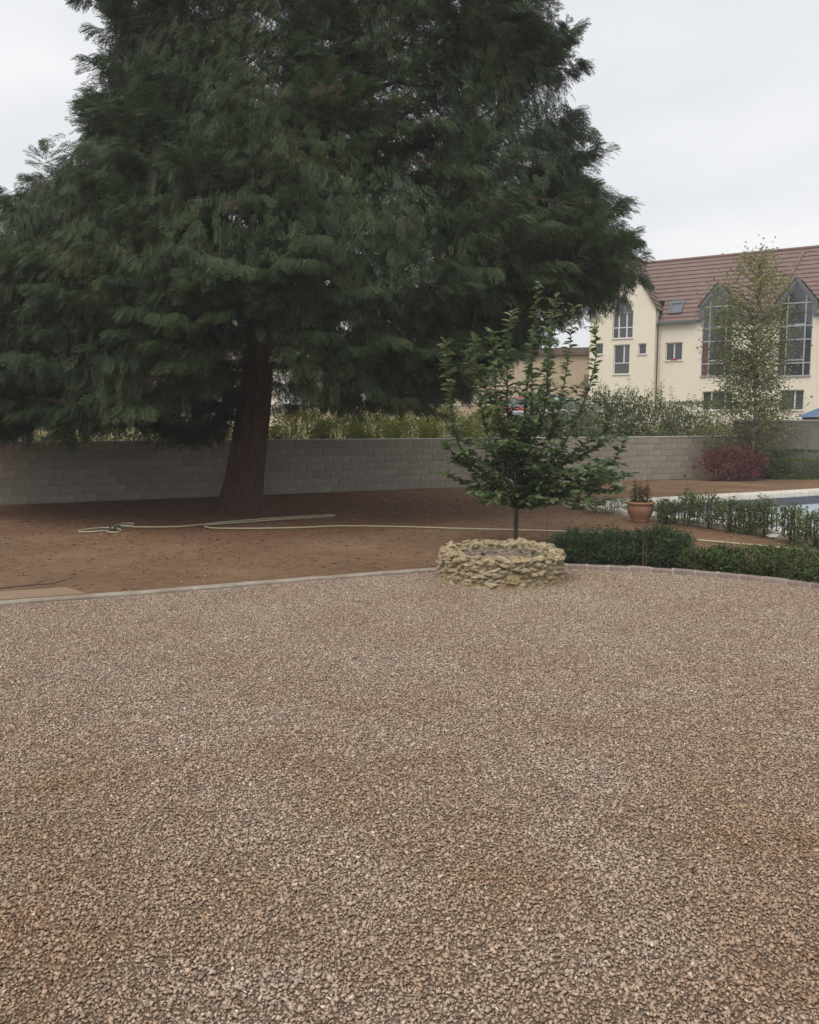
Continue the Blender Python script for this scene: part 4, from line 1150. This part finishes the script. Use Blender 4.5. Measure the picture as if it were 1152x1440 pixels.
for k in range(380):
    y = rb.triangular(352, 648, 520) if k % 3 else rb.uniform(352, 648)
    l, r_ = np.interp(y, bprof_y, bprof_l), np.interp(y, bprof_y, bprof_r)
    cx, hw = (l + r_) / 2, (r_ - l) / 2
    a = rb.uniform(0, 6.283); q = math.sqrt(rb.uniform(0.2, 1.0))
    tip = bp_(cx + hw * q * math.cos(a), y, 0); tip[1] += hw * q * math.sin(a) / FPX * BY * 0.9
    zb = max(0.7, min(tip[2] - rb.uniform(0.1, 0.7), 7.0)); j = min(range(len(bt)), key=lambda i: abs(bt[i][2] - zb)); b0 = np.array(bt[j])
    pts = smooth_path([b0, (b0 + tip) / 2 + np.array([0, 0, 0.15]), tip], 4)
    tw.tube(pts, list(np.linspace(0.012, 0.003, len(pts))), 4)
    hf = (tip[2] / 7.2)
    for j in range(34):
        t = 0.5 + 0.55 * rb.random(); i0 = min(len(pts) - 1, int(t * (len(pts) - 1)))
        p = np.array(pts[i0]) + np.array([rb.gauss(0, .17), rb.gauss(0, .17), rb.gauss(-.08, .19)])
        aa = rb.uniform(0, 6.283)
        LP.append(p); LD.append((math.cos(aa), math.sin(aa), rb.uniform(-1.1, 0.2))); LN.append((rb.uniform(-1, 1), rb.uniform(-1, 1), rb.uniform(-.2, 1)))
        LS.append(rb.uniform(0.06, 0.115)); LT.append(min(1, max(0, rb.uniform(0.0, 0.75) + 0.2 * max(0, hf - 0.6) * 2 - 0.08)))
tw.build('branches', M_TWIG, birch, kind='stuff')
bake('foliage', [quad_leaf(0.7, 0.1), quad_leaf(0.6, 0.2)], np.array(LP), frames(np.array(LD), np.array(LN)), np.array(LS), M_BIRCH, np.array(LT), birch)

# ------------------------------------------------------------------ cream apartment building
BA = np.array([14.75, 49.5]); BB = np.array([20.9, 46.0])
fd_ = (BB - BA) / np.linalg.norm(BB - BA); fn = np.array([fd_[1], -fd_[0]])       # along the front, outward
BROT = math.atan2(fd_[1], fd_[0])
bld = thing('apartment_building', (BA[0], BA[1], 0), 'cream rendered apartment building with brown tiled roof and tall glazed bays', 'building', rz=BROT)
def fac(x, y, out=0.0):
    """pixel -> (u, z) on the front, a plane 'out' metres in front of the main facade"""
    d = ray(x, y); O = BA + fn * out
    t = np.dot(O, fn) / np.dot(d[:2], fn); p = EYE + d * t
    return float(np.dot(p[:2] - BA, fd_)), float(p[2])
# local frame: x = u, y = -out (inward positive), z up
UE = 14.0
EAVE = fac(950, 449)[1]; 
RUN = 4.1; RIDGE = EAVE + RUN * 0.98
def panel_with_holes(mbd, u0, u1, z0, z1, holes, y0, depth):
    """front skin with real openings and reveals"""
    us_ = sorted({u0, u1, *[h[0] for h in holes], *[h[1] for h in holes]}); zs_ = sorted({z0, z1, *[h[2] for h in holes], *[h[3] for h in holes]})
    for a, b_ in zip(us_[:-1], us_[1:]):
        for c_, d_ in zip(zs_[:-1], zs_[1:]):
            cu_, cz_ = (a + b_) / 2, (c_ + d_) / 2
            if any(h[0] < cu_ < h[1] and h[2] < cz_ < h[3] for h in holes): continue
            mbd.add([(a, y0, c_), (b_, y0, c_), (b_, y0, d_), (a, y0, d_)], [(0, 1, 2, 3)])
    for (a, b_, c_, d_) in holes:
        y1 = y0 + depth
        mbd.add([(a, y0, c_), (b_, y0, c_), (b_, y0, d_), (a, y0, d_), (a, y1, c_), (b_, y1, c_), (b_, y1, d_), (a, y1, d_)], [(0, 1, 5, 4), (1, 2, 6, 5), (2, 3, 7, 6), (3, 0, 4, 7)])
def rect(x0, y0, x1, y1, out=0.0):
    a, z1 = fac(x0, y0, out); b_, z0 = fac(x1, y1, out)
    return [a, b_, z0, z1]
def window(r, y0, splits=(0.5,), panel=0.0, fw=0.055, dep=0.17, sill=True, trans=()):
    """casement window set in the opening r; frame, panes, sill"""
    a, b_, z0, z1 = r; yb = y0 + dep
    f = MB(); f.box(a, b_, yb - 0.05, yb, z1 - fw, z1); f.box(a, b_, yb - 0.05, yb, z0, z0 + fw)
    for q in (a, b_ - fw): f.box(q, q + fw, yb - 0.05, yb, z0 + fw, z1 - fw)
    cuts = [a + fw] + [a + (b_ - a) * s for s in splits] + [b_ - fw]
    zp = z0 + fw + panel
    zc = [zp] + [z0 + (z1 - z0) * t for t in trans] + [z1 - fw]
    for s in splits: c_ = a + (b_ - a) * s; f.box(c_ - fw * .7, c_ + fw * .7, yb - 0.052, yb - 0.002, zp, z1 - fw)
    for t in trans: c_ = z0 + (z1 - z0) * t; f.box(a + fw, b_ - fw, yb - 0.054, yb - 0.004, c_ - fw * .5, c_ + fw * .5)
    if panel: f.box(a + fw, b_ - fw, yb - 0.056, yb - 0.006, zp - fw * .5, zp + fw * .5)
    w = f.build('window', M_FRAME, bld)
    for i in range(len(cuts) - 1):
        for j in range(len(zc) - 1):
            MB().box(cuts[i], cuts[i + 1], yb - 0.025, yb - 0.015, zc[j], zc[j + 1]).build('pane', M_GLASS, w)
    MB().box(a + fw, b_ - fw, yb + 0.001, yb + 0.03, z0 + fw, z1 - fw).build('back', M_PANEL, w)
    if panel: MB().box(a + fw, b_ - fw, yb - 0.03, yb - 0.012, z0 + fw, zp - fw * .5).build('panel', M_PANEL, w)
    if sill: MB().box(a - 0.05, b_ + 0.05, y0 - 0.06, yb - 0.06, z0 - 0.05, z0 - 0.003).build('sill', M_COPING, w)
    return w
# --- main front
h1 = rect(936.5, 482, 959.5, 506.5)
g1 = rect(988, 550.5, 1030, 577); g2 = rect(1098, 548.5, 1130, 577)
bay1 = rect(988.5, 446, 1028, 527); bay2 = rect(1096.5, 442, 1139.5, 527)
w1c, w2c = (bay1[0] + bay1[1]) / 2, (bay2[0] + bay2[1]) / 2
wallm = MB()
bays = []
for r_ in (bay1, bay2): bays.append([r_[0], r_[1], r_[2], EAVE - 0.0])
panel_with_holes(wallm, 0.0, UE, -0.2, EAVE, [h1, g1, g2] + bays, 0.0, 0.2)
wallm.add([(UE, 0, -0.2), (UE, 8.2, -0.2), (UE, 8.2, EAVE), (UE, 4.1, RIDGE), (UE, 0, EAVE)], [(0, 1, 2, 3, 4)])
wallm.add([(-4.6, 8.2, -0.2), (UE, 8.2, -0.2), (UE, 8.2, EAVE), (-4.6, 8.2, EAVE)], [(0, 1, 2, 3)])
wallm.build('wall', M_CREAM, bld)
w = window(h1, 0.0)
fp = MB().box((h1[0] + h1[1]) / 2 - 0.2, (h1[0] + h1[1]) / 2 + 0.2, -0.05, 0.08, h1[2] + 0.003, h1[2] + 0.12)
fp = fp.build('flower_box', M_REDPOT, w, bevel=0.03)
window(g1, 0.0, (0.3, 0.75)); window(g2, 0.0, (0.62,))
# --- tiled roof as stepped courses
def tiled(parent, o, eu, es, outline_u, nrow, row, name='roof', thick=0.05, gaps=None):
    """o: start of the eave line (Vector); eu: unit along eave; es: unit up the slope; outline_u(s) -> (u0,u1)"""
    nrm = eu.cross(es).normalized(); nrm = nrm if nrm.z > 0 else -nrm
    V, F, UV = [], [], []
    for i in range(nrow):
        s0, s1 = i * row, (i + 1) * row
        a0, b0 = outline_u(s0); a1, b1 = outline_u(s1)
        if b0 - a0 < 0.02: break
        cuts_ = [a0, b0] if not gaps or i >= 3 else sorted([a0, b0] + [q for g_ in gaps for q in g_])
        tt = []
        for c0_, c1_ in zip(cuts_[0::2], cuts_[1::2]):
            ns2 = max(1, int((c1_ - c0_) / 0.5)); tt += [((c0_ + (c1_ - c0_) * j / ns2 - a0) / (b0 - a0), (c0_ + (c1_ - c0_) * (j + 1) / ns2 - a0) / (b0 - a0)) for j in range(ns2)]
        for k, (t0, t1) in enumerate(tt):
            p = [(a0 + (b0 - a0) * t0, s0, thick + 0.008 * math.sin(i * 7.3 + k * 3.1)), (a0 + (b0 - a0) * t1, s0, thick + 0.008 * math.sin(i * 7.3 + (k + 1) * 3.1)), (a1 + (b1 - a1) * t1, s1, 0.0), (a1 + (b1 - a1) * t0, s1, 0.0)]
            o4 = len(V)
            for (u, s, h) in p: V.append(o + eu * u + es * s + nrm * h); UV.append((u + 0.14 * (i % 2), s))
            q0, q1 = (p[0][0], s0, -0.02), (p[1][0], s0, -0.02)
            for (u, s, h) in (q0, q1): V.append(o + eu * u + es * s + nrm * h); UV.append((u, s))
            F += [(o4, o4 + 1, o4 + 2, o4 + 3), (o4 + 4, o4 + 5, o4 + 1, o4)]
    me = mesh_np(name, np.array([v[:] for v in V]), F, M_TILE)
    uvl = me.uv_layers.new(name='UVMap')
    for lp in me.loops: uvl.data[lp.index].uv = UV[lp.vertex_index]
    return link(name, me, parent)
ES = Vector((0, RUN, RIDGE - EAVE)).normalized(); SL = math.hypot(RUN, RIDGE - EAVE)
OV = 0.3; o_e = Vector((0, -OV, EAVE - OV * (RIDGE - EAVE) / RUN + 0.10))
nrow = 15; row = (SL + OV * 1.41) / nrow
roof = tiled(bld, o_e, Vector((1, 0, 0)), ES, lambda s: (-2.3 if s > 2.2 else 0.08, UE + 0.2), nrow, row, gaps=[(bay1[0] - .19, bay1[1] + .19), (bay2[0] - .19, bay2[1] + .19)])
# back slope, eaves board, gutter, ridge
MB().add([(-2.3, RUN, RIDGE + 0.1), (UE + .2, RUN, RIDGE + .1), (UE + .2, 2 * RUN + .3, EAVE - 0.2), (-2.3, 2 * RUN + .3, EAVE - .2)], [(0, 1, 2, 3)]).build('back_slope', M_TILERIDGE, roof)
def gutter(u0, u1): MB().box(u0, u1, -OV - 0.07, -OV + 0.06, EAVE - 0.26, EAVE - 0.12).build('gutter', M_ZINC, roof)
gutter(0.05, bay1[0] - 0.26); gutter(bay1[1] + 0.26, bay2[0] - 0.26); gutter(bay2[1] + 0.26, UE)
for q0, q1 in ((0.0, bay1[0] - .21), (bay1[1] + .21, bay2[0] - .21), (bay2[1] + .21, UE)): MB().box(q0, q1, -OV + 0.06, -0.004, EAVE - 0.17, EAVE - 0.12).build('soffit', M_ZINC, roof)
MB().tube([(-2.4, RUN - 0.03, RIDGE + 0.12), (UE + .2, RUN - 0.03, RIDGE + 0.12)], 0.10, 8).build('ridge', M_TILERIDGE, roof)
# raised strip running up the slope
def roof_pt(x, y):
    n_ = ES.cross(Vector((1, 0, 0))); n_ = -n_ if n_.z < 0 else n_
    d = ray(x, y); dl = Vector((float(np.dot(d[:2], fd_)), float(-np.dot(d[:2], fn)), float(d[2])))
    ol = Vector((float(np.dot(-BA, fd_)), float(np.dot(BA, fn)), CAM_H))
    t = (o_e - ol).dot(n_) / dl.dot(n_)
    return ol + dl * t
a, b_ = roof_pt(1096, 418), roof_pt(1130, 356)
MB().tube([a + Vector((0, -.03, .05)), b_ + Vector((0, -.03, .05))], 0.10, 6).build('hip_ridge', M_TILERIDGE, roof)
# skylight
c00, c10, c11, c01 = roof_pt(940, 443), roof_pt(958, 443), roof_pt(968, 424), roof_pt(950, 424)
U1 = Vector((1, 0, 0)); n_ = U1.cross(ES); n_ = n_ if n_.z > 0 else -n_
su0, ss0 = (c00 - o_e).x, (c00 - o_e).dot(ES); su1, ss1 = (c10 - o_e).x, (c11 - o_e).dot(ES)
def rp_(u, s, h): return o_e + U1 * u + ES * s + n_ * h
def slab(mb_, u0, u1, s0, s1, h0, h1):
    V = [rp_(u, s, h) for h in (h0, h1) for s in (s0, s1) for u in (u0, u1)]
    mb_.add(V, [(0, 2, 3, 1), (4, 5, 7, 6), (0, 1, 5, 4), (1, 3, 7, 5), (3, 2, 6, 7), (2, 0, 4, 6)])
skm = MB()
for (u0, u1, s0, s1) in ((su0, su1, ss0, ss0 + .1), (su0, su1, ss1 - .28, ss1), (su0, su0 + .1, ss0 + .1, ss1 - .28), (su1 - .1, su1, ss0 + .1, ss1 - .28)): slab(skm, u0, u1, s0, s1, -0.02, 0.14)
sk = skm.build('skylight', M_ZINC, roof)
m_ = MB(); slab(m_, su0 + .1, su1 - .1, ss0 + .1, ss1 - .28, 0.02, 0.09); m_.build('pane', M_SKYGLASS, sk)
# --- glazed bays that break through the eaves
def bay(r, apex_px):
    a, b_, z0, zs = r; c_ = (a + b_) / 2; zap = fac(*apex_px)[1]; zsh = zs + (zap - zs) * 0.35
    sx = 0.034
    root = MB()
    outer = [(a, zsh - 0.1), (c_, zap), (b_, zsh - 0.1)]
    # zinc surround: two cheeks and two verges
    t = 0.2
    root.prism([(a - t, EAVE - 0.25), (a, EAVE - 0.25), (a, zsh), (a - t, zsh + 0.02)], -0.12, 0.55)
    root.prism([(b_, EAVE - 0.25), (b_ + t, EAVE - 0.25), (b_ + t, zsh + 0.02), (b_, zsh)], -0.12, 0.55)
    root.prism([(a - t, zsh + 0.021), (a, zsh + 0.001), (c_, zap), (c_, zap + 0.3)], -0.14, 0.5)
    root.prism([(b_, zsh + 0.001), (b_ + t, zsh + 0.021), (c_, zap + 0.3), (c_, zap)], -0.14, 0.5)
    bw = root.build('glazed_bay', M_ZINC, bld)
    yb = 0.10
    # glass: one pane per field
    xs_ = [a, a + (b_ - a) * 0.24, a + (b_ - a) * 0.78, b_]
    zz_ = [z0, z0 + (zs - z0) * 0.20, z0 + (zs - z0) * 0.58, z0 + (zs - z0) * 0.80, zsh]
    for i in range(3):
        for j in range(4):
            mt = M_CURTAIN if (i != 1 and j < 2 and r is bay1) else M_GLASS
            p = MB().box(xs_[i] + .01, xs_[i + 1] - .01, yb, yb + 0.02, zz_[j] + .01, zz_[j + 1] - .01).build('pane', M_GLASS, bw)
            if mt is M_CURTAIN: MB().box(xs_[i] + .02, xs_[i + 1] - .02, yb - 0.004, yb - 0.001, zz_[j] + .02, zz_[j + 1] - .02).build('curtain', M_CURTAIN, bw)
    slope = lambda x: zsh + (zap - zsh) * (1 - abs(x - c_) / (b_ - c_))
    m_ = MB().prism([(a, zsh + .002), (b_, zsh + .002), (c_, zap - .002)], yb, yb + 0.02); m_.build('pane', M_GLASS, bw)
    mu = MB()
    for x in xs_[1:3]: mu.box(x - sx, x + sx, yb - 0.05, yb - 0.006, z0, slope(x) - 0.02)
    mu.box(a, a + sx * 1.4, yb - 0.051, yb - 0.007, z0, zsh); mu.box(b_ - sx * 1.4, b_, yb - 0.051, yb - 0.007, z0, zsh)
    for z in zz_[1:4] + [zsh]: mu.box(a, b_, yb - 0.047, yb - 0.009, z - sx, z + sx)
    mu.box(xs_[1], xs_[2], yb - 0.046, yb - 0.008, zz_[1] + 0.13, zz_[1] + 0.21)
    mu.box(xs_[1], xs_[2], yb - 0.046, yb - 0.008, zsh - 1.2, zsh - 1.12)
    for s in (1, -1):
        x0 = a if s > 0 else b_
        V = [(x0, zsh), (x0, zsh - 0.11), (c_, zap - 0.11), (c_, zap)]
        mu.prism(V, yb - 0.049, yb - 0.0065)
    mu.build('mullions', M_ALU, bw)
    MB().box(a - 0.03, b_ + 0.03, -0.08, yb - 0.055, z0 - 0.09, z0 - 0.002).build('sill', M_ALU, bw)
    # little tiled saddle roof running back into the main slope
    for s in (-1, 1):
        eu_ = Vector((0, 1, 0)); dx = (b_ - c_ + 0.2); dzv = zap + 0.3 - zsh - 0.02
        es_ = Vector((-s * dx, 0, dzv)).normalized(); sl = math.hypot(dx, dzv)
        tiled(bw, Vector((c_ + s * (dx + 0.06), -0.16, zsh + 0.0)), eu_, es_, lambda q: (0.0, 3.6), 5, (sl + 0.04) / 5, 'saddle_roof')
    return bw
bay(bay1, (1011.5, 404)); bay(bay2, (1117, 398))
# --- gabled wing on the left, 0.6 m in front
WO = 0.6
g0, g1_ = fac(829, 500, WO)[0], fac(920.5, 500, WO)[0]
gc = (g0 + g1_) / 2; GE = fac(920, 431, WO)[1]; GT = RIDGE + 0.05
gm = MB()
wa = rect(862, 440, 890, 475, WO); wb = rect(863.5, 485, 885, 526, WO); wc = rect(898, 483, 909, 498, WO); wd = rect(838, 483, 848, 498, WO)
panel_with_holes(gm, g0, g1_, -0.2, GE, [wa, wb, wc, wd], -WO, 0.18)
gm.add([(g0, -WO, GE), (g1_, -WO, GE), (gc, -WO, GT)], [(0, 1, 2)])
gm.add([(g1_, -WO, -0.2), (g1_, 2, -0.2), (g1_, 2, GE), (g1_, -WO, GE)], [(0, 1, 2, 3)])
gm.add([(g0, -WO, -0.2), (g0, 8, -0.2), (g0, 8, GE), (g0, -WO, GE)], [(0, 1, 2, 3)])
wing = gm.build('gable_wall', M_CREAM, bld)
window(wa, -WO, (0.3, 0.68), trans=(0.42,)); window(wb, -WO, (0.62,), panel=0.62); window(wc, -WO, ()); window(wd, -WO, ())
# pointed head of the gable window
ga = MB(); xm = (wa[0] + wa[1]) / 2; zt = fac(876, 412, WO)[1]
ga.prism([(wa[0] + .003, wa[3] + .004), (wa[1] - .003, wa[3] + .004), (xm, zt)], -WO - 0.012, -WO - 0.004)
ga.build('gable_pane', M_GLASS, bld)
dx = (g1_ - g0) / 2; dzv = GT - GE; sl = math.hypot(dx, dzv)
wr = None
for s in (-1, 1):
    es_ = Vector((-s * dx, 0, dzv)).normalized()
    o_ = Vector((gc + s * (dx + 0.14), -WO - 0.14, GE - 0.14 * dzv / dx + 0.05))
    tiled(bld, o_, Vector((0, 1, 0)), es_, lambda q: (0.0, 4.9), 11, (sl + 0.23) / 11, 'wing_roof')
    MB().prism([(gc + s * (dx + .15), GE - 0.2), (gc + s * dx, GE - 0.06), (gc, GT - 0.02), (gc, GT + 0.14)], -WO - 0.145, -WO - 0.02).build('verge', M_TILERIDGE, bld)
MB().tube([(gc, -WO - .16, GT + .1), (gc, RUN, GT + .1)], 0.09, 8).build('wing_ridge', M_TILERIDGE, bld)
MB().tube([(0.07, -0.09, -0.2), (0.07, -0.09, EAVE - 0.3)], 0.05, 8).build('downpipe', M_COPING, bld)
MB().box(g1_ + .001, 0.06, -WO + .2, -0.05, EAVE - 0.3, EAVE - 0.2).build('wing_gutter', M_ZINC, bld)

# ------------------------------------------------------------------ other houses glimpsed through the trees
def house(name, label, X, Y, rz, wdt, dep, eave, ridge, mat, wins, base=0.0, extra=None):
    t = thing(name, (X, Y, 0), label, 'house', None, rz)
    m_ = MB(); holes = [(a, b_, c_ + base, d_ + base) for (a, b_, c_, d_) in wins]
    panel_with_holes(m_, 0, wdt, -0.3, base + eave, holes, 0.0, 0.2)
    e, r_ = base + eave, base + ridge
    m_.add([(0, 0, -.3), (0, dep, -.3), (0, dep, e), (0, dep / 2, r_), (0, 0, e)], [(0, 1, 2, 3, 4)])
    m_.add([(wdt, 0, -.3), (wdt, dep, -.3), (wdt, dep, e), (wdt, dep / 2, r_), (wdt, 0, e)], [(0, 1, 2, 3, 4)])
    m_.add([(0, dep, -.3), (wdt, dep, -.3), (wdt, dep, e), (0, dep, e)], [(0, 1, 2, 3)])
    m_.build('wall', mat, t)
    es_ = Vector((0, dep / 2, r_ - e)).normalized(); sl = math.hypot(dep / 2, r_ - e)
    tiled(t, Vector((-.2, -.25, e - .25 * (r_ - e) / (dep / 2) + .08)), Vector((1, 0, 0)), es_, lambda s: (0, wdt + .4), 14, (sl + .3) / 14)
    MB().add([(-.2, dep / 2, r_ + .08), (wdt + .2, dep / 2, r_ + .08), (wdt + .2, dep + .2, e - .1), (-.2, dep + .2, e - .1)], [(0, 1, 2, 3)]).build('back_slope', M_TILERIDGE, t)
    for (a, b_, c_, d_) in holes:
        f = MB()
        f.box(a, b_, .1, .15, d_ - .07, d_); f.box(a, b_, .1, .15, c_, c_ + .07); f.box(a, a + .07, .1, .15, c_ + .07, d_ - .07); f.box(b_ - .07, b_, .1, .15, c_ + .07, d_ - .07)
        f.box((a + b_) / 2 - .04, (a + b_) / 2 + .04, .1, .15, c_ + .07, d_ - .07)
        w = f.build('window', M_FRAME, t); MB().box(a + .07, b_ - .07, .125, .14, c_ + .07, d_ - .07).build('pane', M_GLASS, w)
        MB().box(a - .05, b_ + .05, -.06, .098, c_ - .06, c_ - .003).build('sill', M_COPING, w)
    return t
hb = house('house', 'beige house between the conifer and the cream gable', 0.8, 59.2, -0.2, 13.5, 8, 4.9, 5.7, M_BEIGE, [(1.2, 2.4, 1.0, 2.3), (4.2, 5.4, 1.0, 2.3), (6.9, 8.1, 1.0, 2.3), (9.0, 10.2, 1.0, 2.3)], 1.6)
MB().box(11.4, 13.4, -0.12, -0.004, 1.5, 5.2).build('cladding', M_BROWNCLAD, hb)
house('house', 'pale house far behind the wall, left of the conifer trunk', -24.0, 62.0, 0.1, 14, 8, 4.4, 7.4, M_CREAM, [(2, 3.3, 1, 2.3), (6, 7.3, 1, 2.3), (10, 11.3, 1, 2.3)], 1.8)
# low sandy wall beyond the yellow bushes
lw = thing('low_wall', (-6.5, 41.0, 0), 'low sandy rendered wall beyond the yellow-green bushes', 'wall', rz=0.05)
MB().box(0, 14.5, 0, 0.25, 0.5, 2.75).build('wall_panel', M_BEIGE, lw, bevel=0.02)
MB().box(-0.03, 14.53, -0.04, 0.29, 2.752, 2.82).build('coping', M_COPING, lw, bevel=0.01)
# parked cars
def car(X, Y, z, rz, paint, label):
    t = thing('parked_car', (X, Y, z), label, 'car', 'cars parked beyond the wall', rz)
    prof = [(-2.05, .32), (-2.08, .62), (-1.98, .86), (-1.2, .95), (1.55, .92), (1.98, .78), (2.06, .55), (2.03, .32)]
    MB().prism(prof, -0.84, 0.84).build('body', paint, t, bevel=0.06)
    cab = [(-1.85, .93), (-1.45, 1.42), (-0.3, 1.48), (0.35, 1.42), (1.15, .93)]
    ca = MB(); n = len(cab)
    V = [(a, -0.80 + (b_ - .93) * 0.28, b_) for a, b_ in cab] + [(a, 0.80 - (b_ - .93) * 0.28, b_) for a, b_ in cab]
    ca.add(V, [tuple(range(n))[::-1], tuple(range(n, 2 * n))] + [(i, (i + 1) % n, n + (i + 1) % n, n + i) for i in range(n)])
    ca.build('cabin', paint, t)
    def quad(nm, q, off): MB().add([tuple(np.array(p) + np.array(off)) for p in q], [(0, 1, 2, 3)]).build(nm, M_SKYGLASS, t)
    quad('windscreen', [(1.08, -.74, .98), (1.08, .74, .98), (.42, .62, 1.38), (.42, -.62, 1.38)], (.035, 0, .025))
    quad('rear_window', [(-1.8, -.74, .98), (-1.8, .74, .98), (-1.5, .62, 1.37), (-1.5, -.62, 1.37)], (-.03, 0, .02))
    for s in (-1, 1):
        quad('side_window', [(-1.6, s * .79, .99), (-.35, s * .79, .99), (-.35, s * .69, 1.40), (-1.35, s * .69, 1.37)], (0, s * .015, 0)); quad('side_window', [(-.27, s * .79, .99), (.9, s * .79, .99), (.33, s * .69, 1.37), (-.27, s * .69, 1.40)], (0, s * .015, 0))
        for x in (-1.3, 1.3):
            w = MB().tube([(x, s * .66, .32), (x, s * .86, .32)], .32, 20).build('wheel', M_TYRE, t); MB().tube([(x, s * .8, .32), (x, s * .868, .32)], .2, 16).build('rim', M_RIM, w)
        MB().box(1.9, 2.075, s * .62 - .16, s * .62 + .16, .6, .74).build('headlight', M_FRAME, t, bevel=.02)
    return t
for px, Y, rz, pm, lab in ((728, 41.5, 2.75, M_CARRED, 'red car parked beyond the wall behind the apple tree'), (775, 37.0, 2.75, M_CARSIL, 'silver-blue car parked beyond the wall behind the apple tree')):
    X = (px - 576) / FPX * Y; car(X, Y, float(rise(np.array(X), np.array(Y))) , rz, pm, lab)
# blue-roofed shed behind the rendered wall
X, Y = 17.0, 32.5
sd = thing('garden_shed', (X, Y, 0), 'small shed with blue and grey metal roof behind the rendered wall', 'shed')
MB().box(-.7, 2.6, 0, 1.8, -.2, 2.12).build('wall', M_GREYWALL, sd)
za = at(1172, 560, Y)[2]; xm = 0.9
MB().prism([(-.95, 2.12), (xm, za), (2.8, 2.12), (2.62, 2.12), (xm, za - .14), (-.75, 2.12)], -.12, 1.95).build('roof', M_BLUE, sd)
MB().prism([(-1.0, 2.09), (xm, za - .0), (xm, za + .10), (-1.12, 2.13)], -.2, -.122).build('barge_board', M_BLUEGREY, sd)
MB().prism([(xm, za), (2.86, 2.09), (2.98, 2.13), (xm, za + .10)], -.2, -.122).build('barge_board', M_BLUEGREY, sd)
MB().prism([(-.55, 2.121), (2.4, 2.121), (xm, za - .2)], 0.001, .1).build('gable', M_BLUEGREY, sd)

# ------------------------------------------------------------------ small things on the ground
p = g(1088, 757); me = rock_shape(77, .5, 3); me.materials.append(M_WHITESTONE)
tag(link('white_stone', me, None, (p[0], p[1], .03), (0, 0, .4), (.13, .10, .09)), 'small white stone on the earth by the pool shrubs', 'stone')
# flat board lying at the edge of the gravel
c4 = [g(-40, 838), g(92, 829), g(122, 837.5), g(-40, 850)]
bo = thing('plywood_board', tuple(c4[1][:2]) + (0,), 'flat weathered board lying on earth by the edging strip', 'board')
bmn = MB().prism([(float(q[0] - c4[1][0]), float(q[1] - c4[1][1])) for q in c4][::-1], 0.0, 0.03, 'z')
bmn.build('board', M_BOARD, bo, bevel=.004)
st = smooth_path([np.array([*g(-30, 834)[:2], .03]), np.array([*g(30, 829.5)[:2], .045]), np.array([*g(70, 825)[:2], .035]), np.array([*g(92, 822)[:2], .05])], 6)
so = MB().tube(st, list(np.linspace(.012, .005, len(st))), 6)
for q, dx, dy in ((8, .12, .18), (13, -.1, .16), (16, .12, .05)): so.tube([st[q], np.array(st[q]) + np.array([dx, dy, .04])], [.006, .003], 5)
tag(so.build('fallen_branch', M_TWIG), 'thin dark fallen branch along the weathered board', 'branch')
V, F = leaf_shape(.75, .25, .1)
lf = link('fallen_leaf', mesh_np('fallen_leaf', V, F, M_LITTER, False, {'tint': ('FLOAT', np.full(len(V), .55))}), None, (*g(493, 929)[:2], .03), (.2, -.1, .6), (.075, .075, .075))
tag(lf, 'curled brown leaf lying alone on the gravel', 'leaf')
sk_ = smooth_path([np.array([*g(768, 757)[:2], -.02]), np.array([*g(769, 757)[:2], .2]), np.array([*g(769.5, 757)[:2], .48])], 4)
tag(MB().tube(sk_, list(np.linspace(.008, .004, len(sk_))), 6).build('thin_stake', M_TERRA), 'thin reddish stake in the earth right of the apple trunk', 'stake')
# clods, twigs and needle litter on the bare earth
nl = 46000
LX = RNG.uniform(-13, 7, nl); LY = RNG.uniform(8, 27, nl)
dtr = np.hypot(LX + 3.6, (LY - 18.5))
ok = (LY > gravel_top(LX) + 0.12) & (((LX - WA[0]) * wnor[0] + (LY - WA[1]) * wnor[1]) > 0.02) & ~((np.stack([LX, LY], 1) - P0) @ PU > -0.3) 
ok &= RNG.random(nl) < np.clip(1.25 - dtr / 12, 0.18, 1)
LX, LY = LX[ok], LY[ok]; nl = len(LX)
CL = [pebble_shape(40)[0:2], quad_leaf(.12, .02), quad_leaf(.08, .04), quad_leaf(.3, .1)]
a = RNG.uniform(0, 6.283, nl)
D = np.stack([np.cos(a), np.sin(a), RNG.normal(0, .1, nl)], 1); Nn = np.stack([RNG.normal(0, .25, nl), RNG.normal(0, .25, nl), np.ones(nl)], 1)
lz = np.array([mnoise.noise((x * .5, y * .5, 0)) * .03 + mnoise.noise((x * 1.7, y * 1.7, 3)) * .016 for x, y in zip(LX, LY)]) + .008
big = bake('ground_litter', CL[1:], np.stack([LX, LY, lz], 1), frames(D, Nn), np.clip(RNG.lognormal(math.log(.035), .5, nl), .012, .14), M_LITTER, RNG.uniform(0, 1, nl))
tag(big, 'brown needles, twigs and leaf bits scattered on the earth', 'litter')
nc = 5000; idx_ = RNG.choice(nl, nc, replace=False)
cl = bake('earth_clods', [pebble_shape(41), pebble_shape(42)], np.stack([LX, LY, lz - .004], 1)[idx_], frames(D, Nn)[idx_], np.clip(RNG.lognormal(math.log(.011), .5, nc), .004, .04), M_EARTH, np.zeros(nc))
tag(cl, 'small lumps of earth on the bare ground', 'earth')

# ------------------------------------------------------------------ lens glare over the crown imitated by an added thin even haze
m = bpy.data.materials.new('glare_haze'); m.use_nodes = True
N, L = m.node_tree.nodes, m.node_tree.links
N.clear(); o = N.new('ShaderNodeOutputMaterial'); pv = N.new('ShaderNodeVolumePrincipled')
pv.inputs['Color'].default_value = (0.93, 0.95, 0.97, 1); pv.inputs['Density'].default_value = 0.0017
L.new(pv.outputs[0], o.inputs['Volume'])
MB().box(-950, 950, -950, 950, -2.0, 24.0).build('glare_haze', m, kind='stuff')
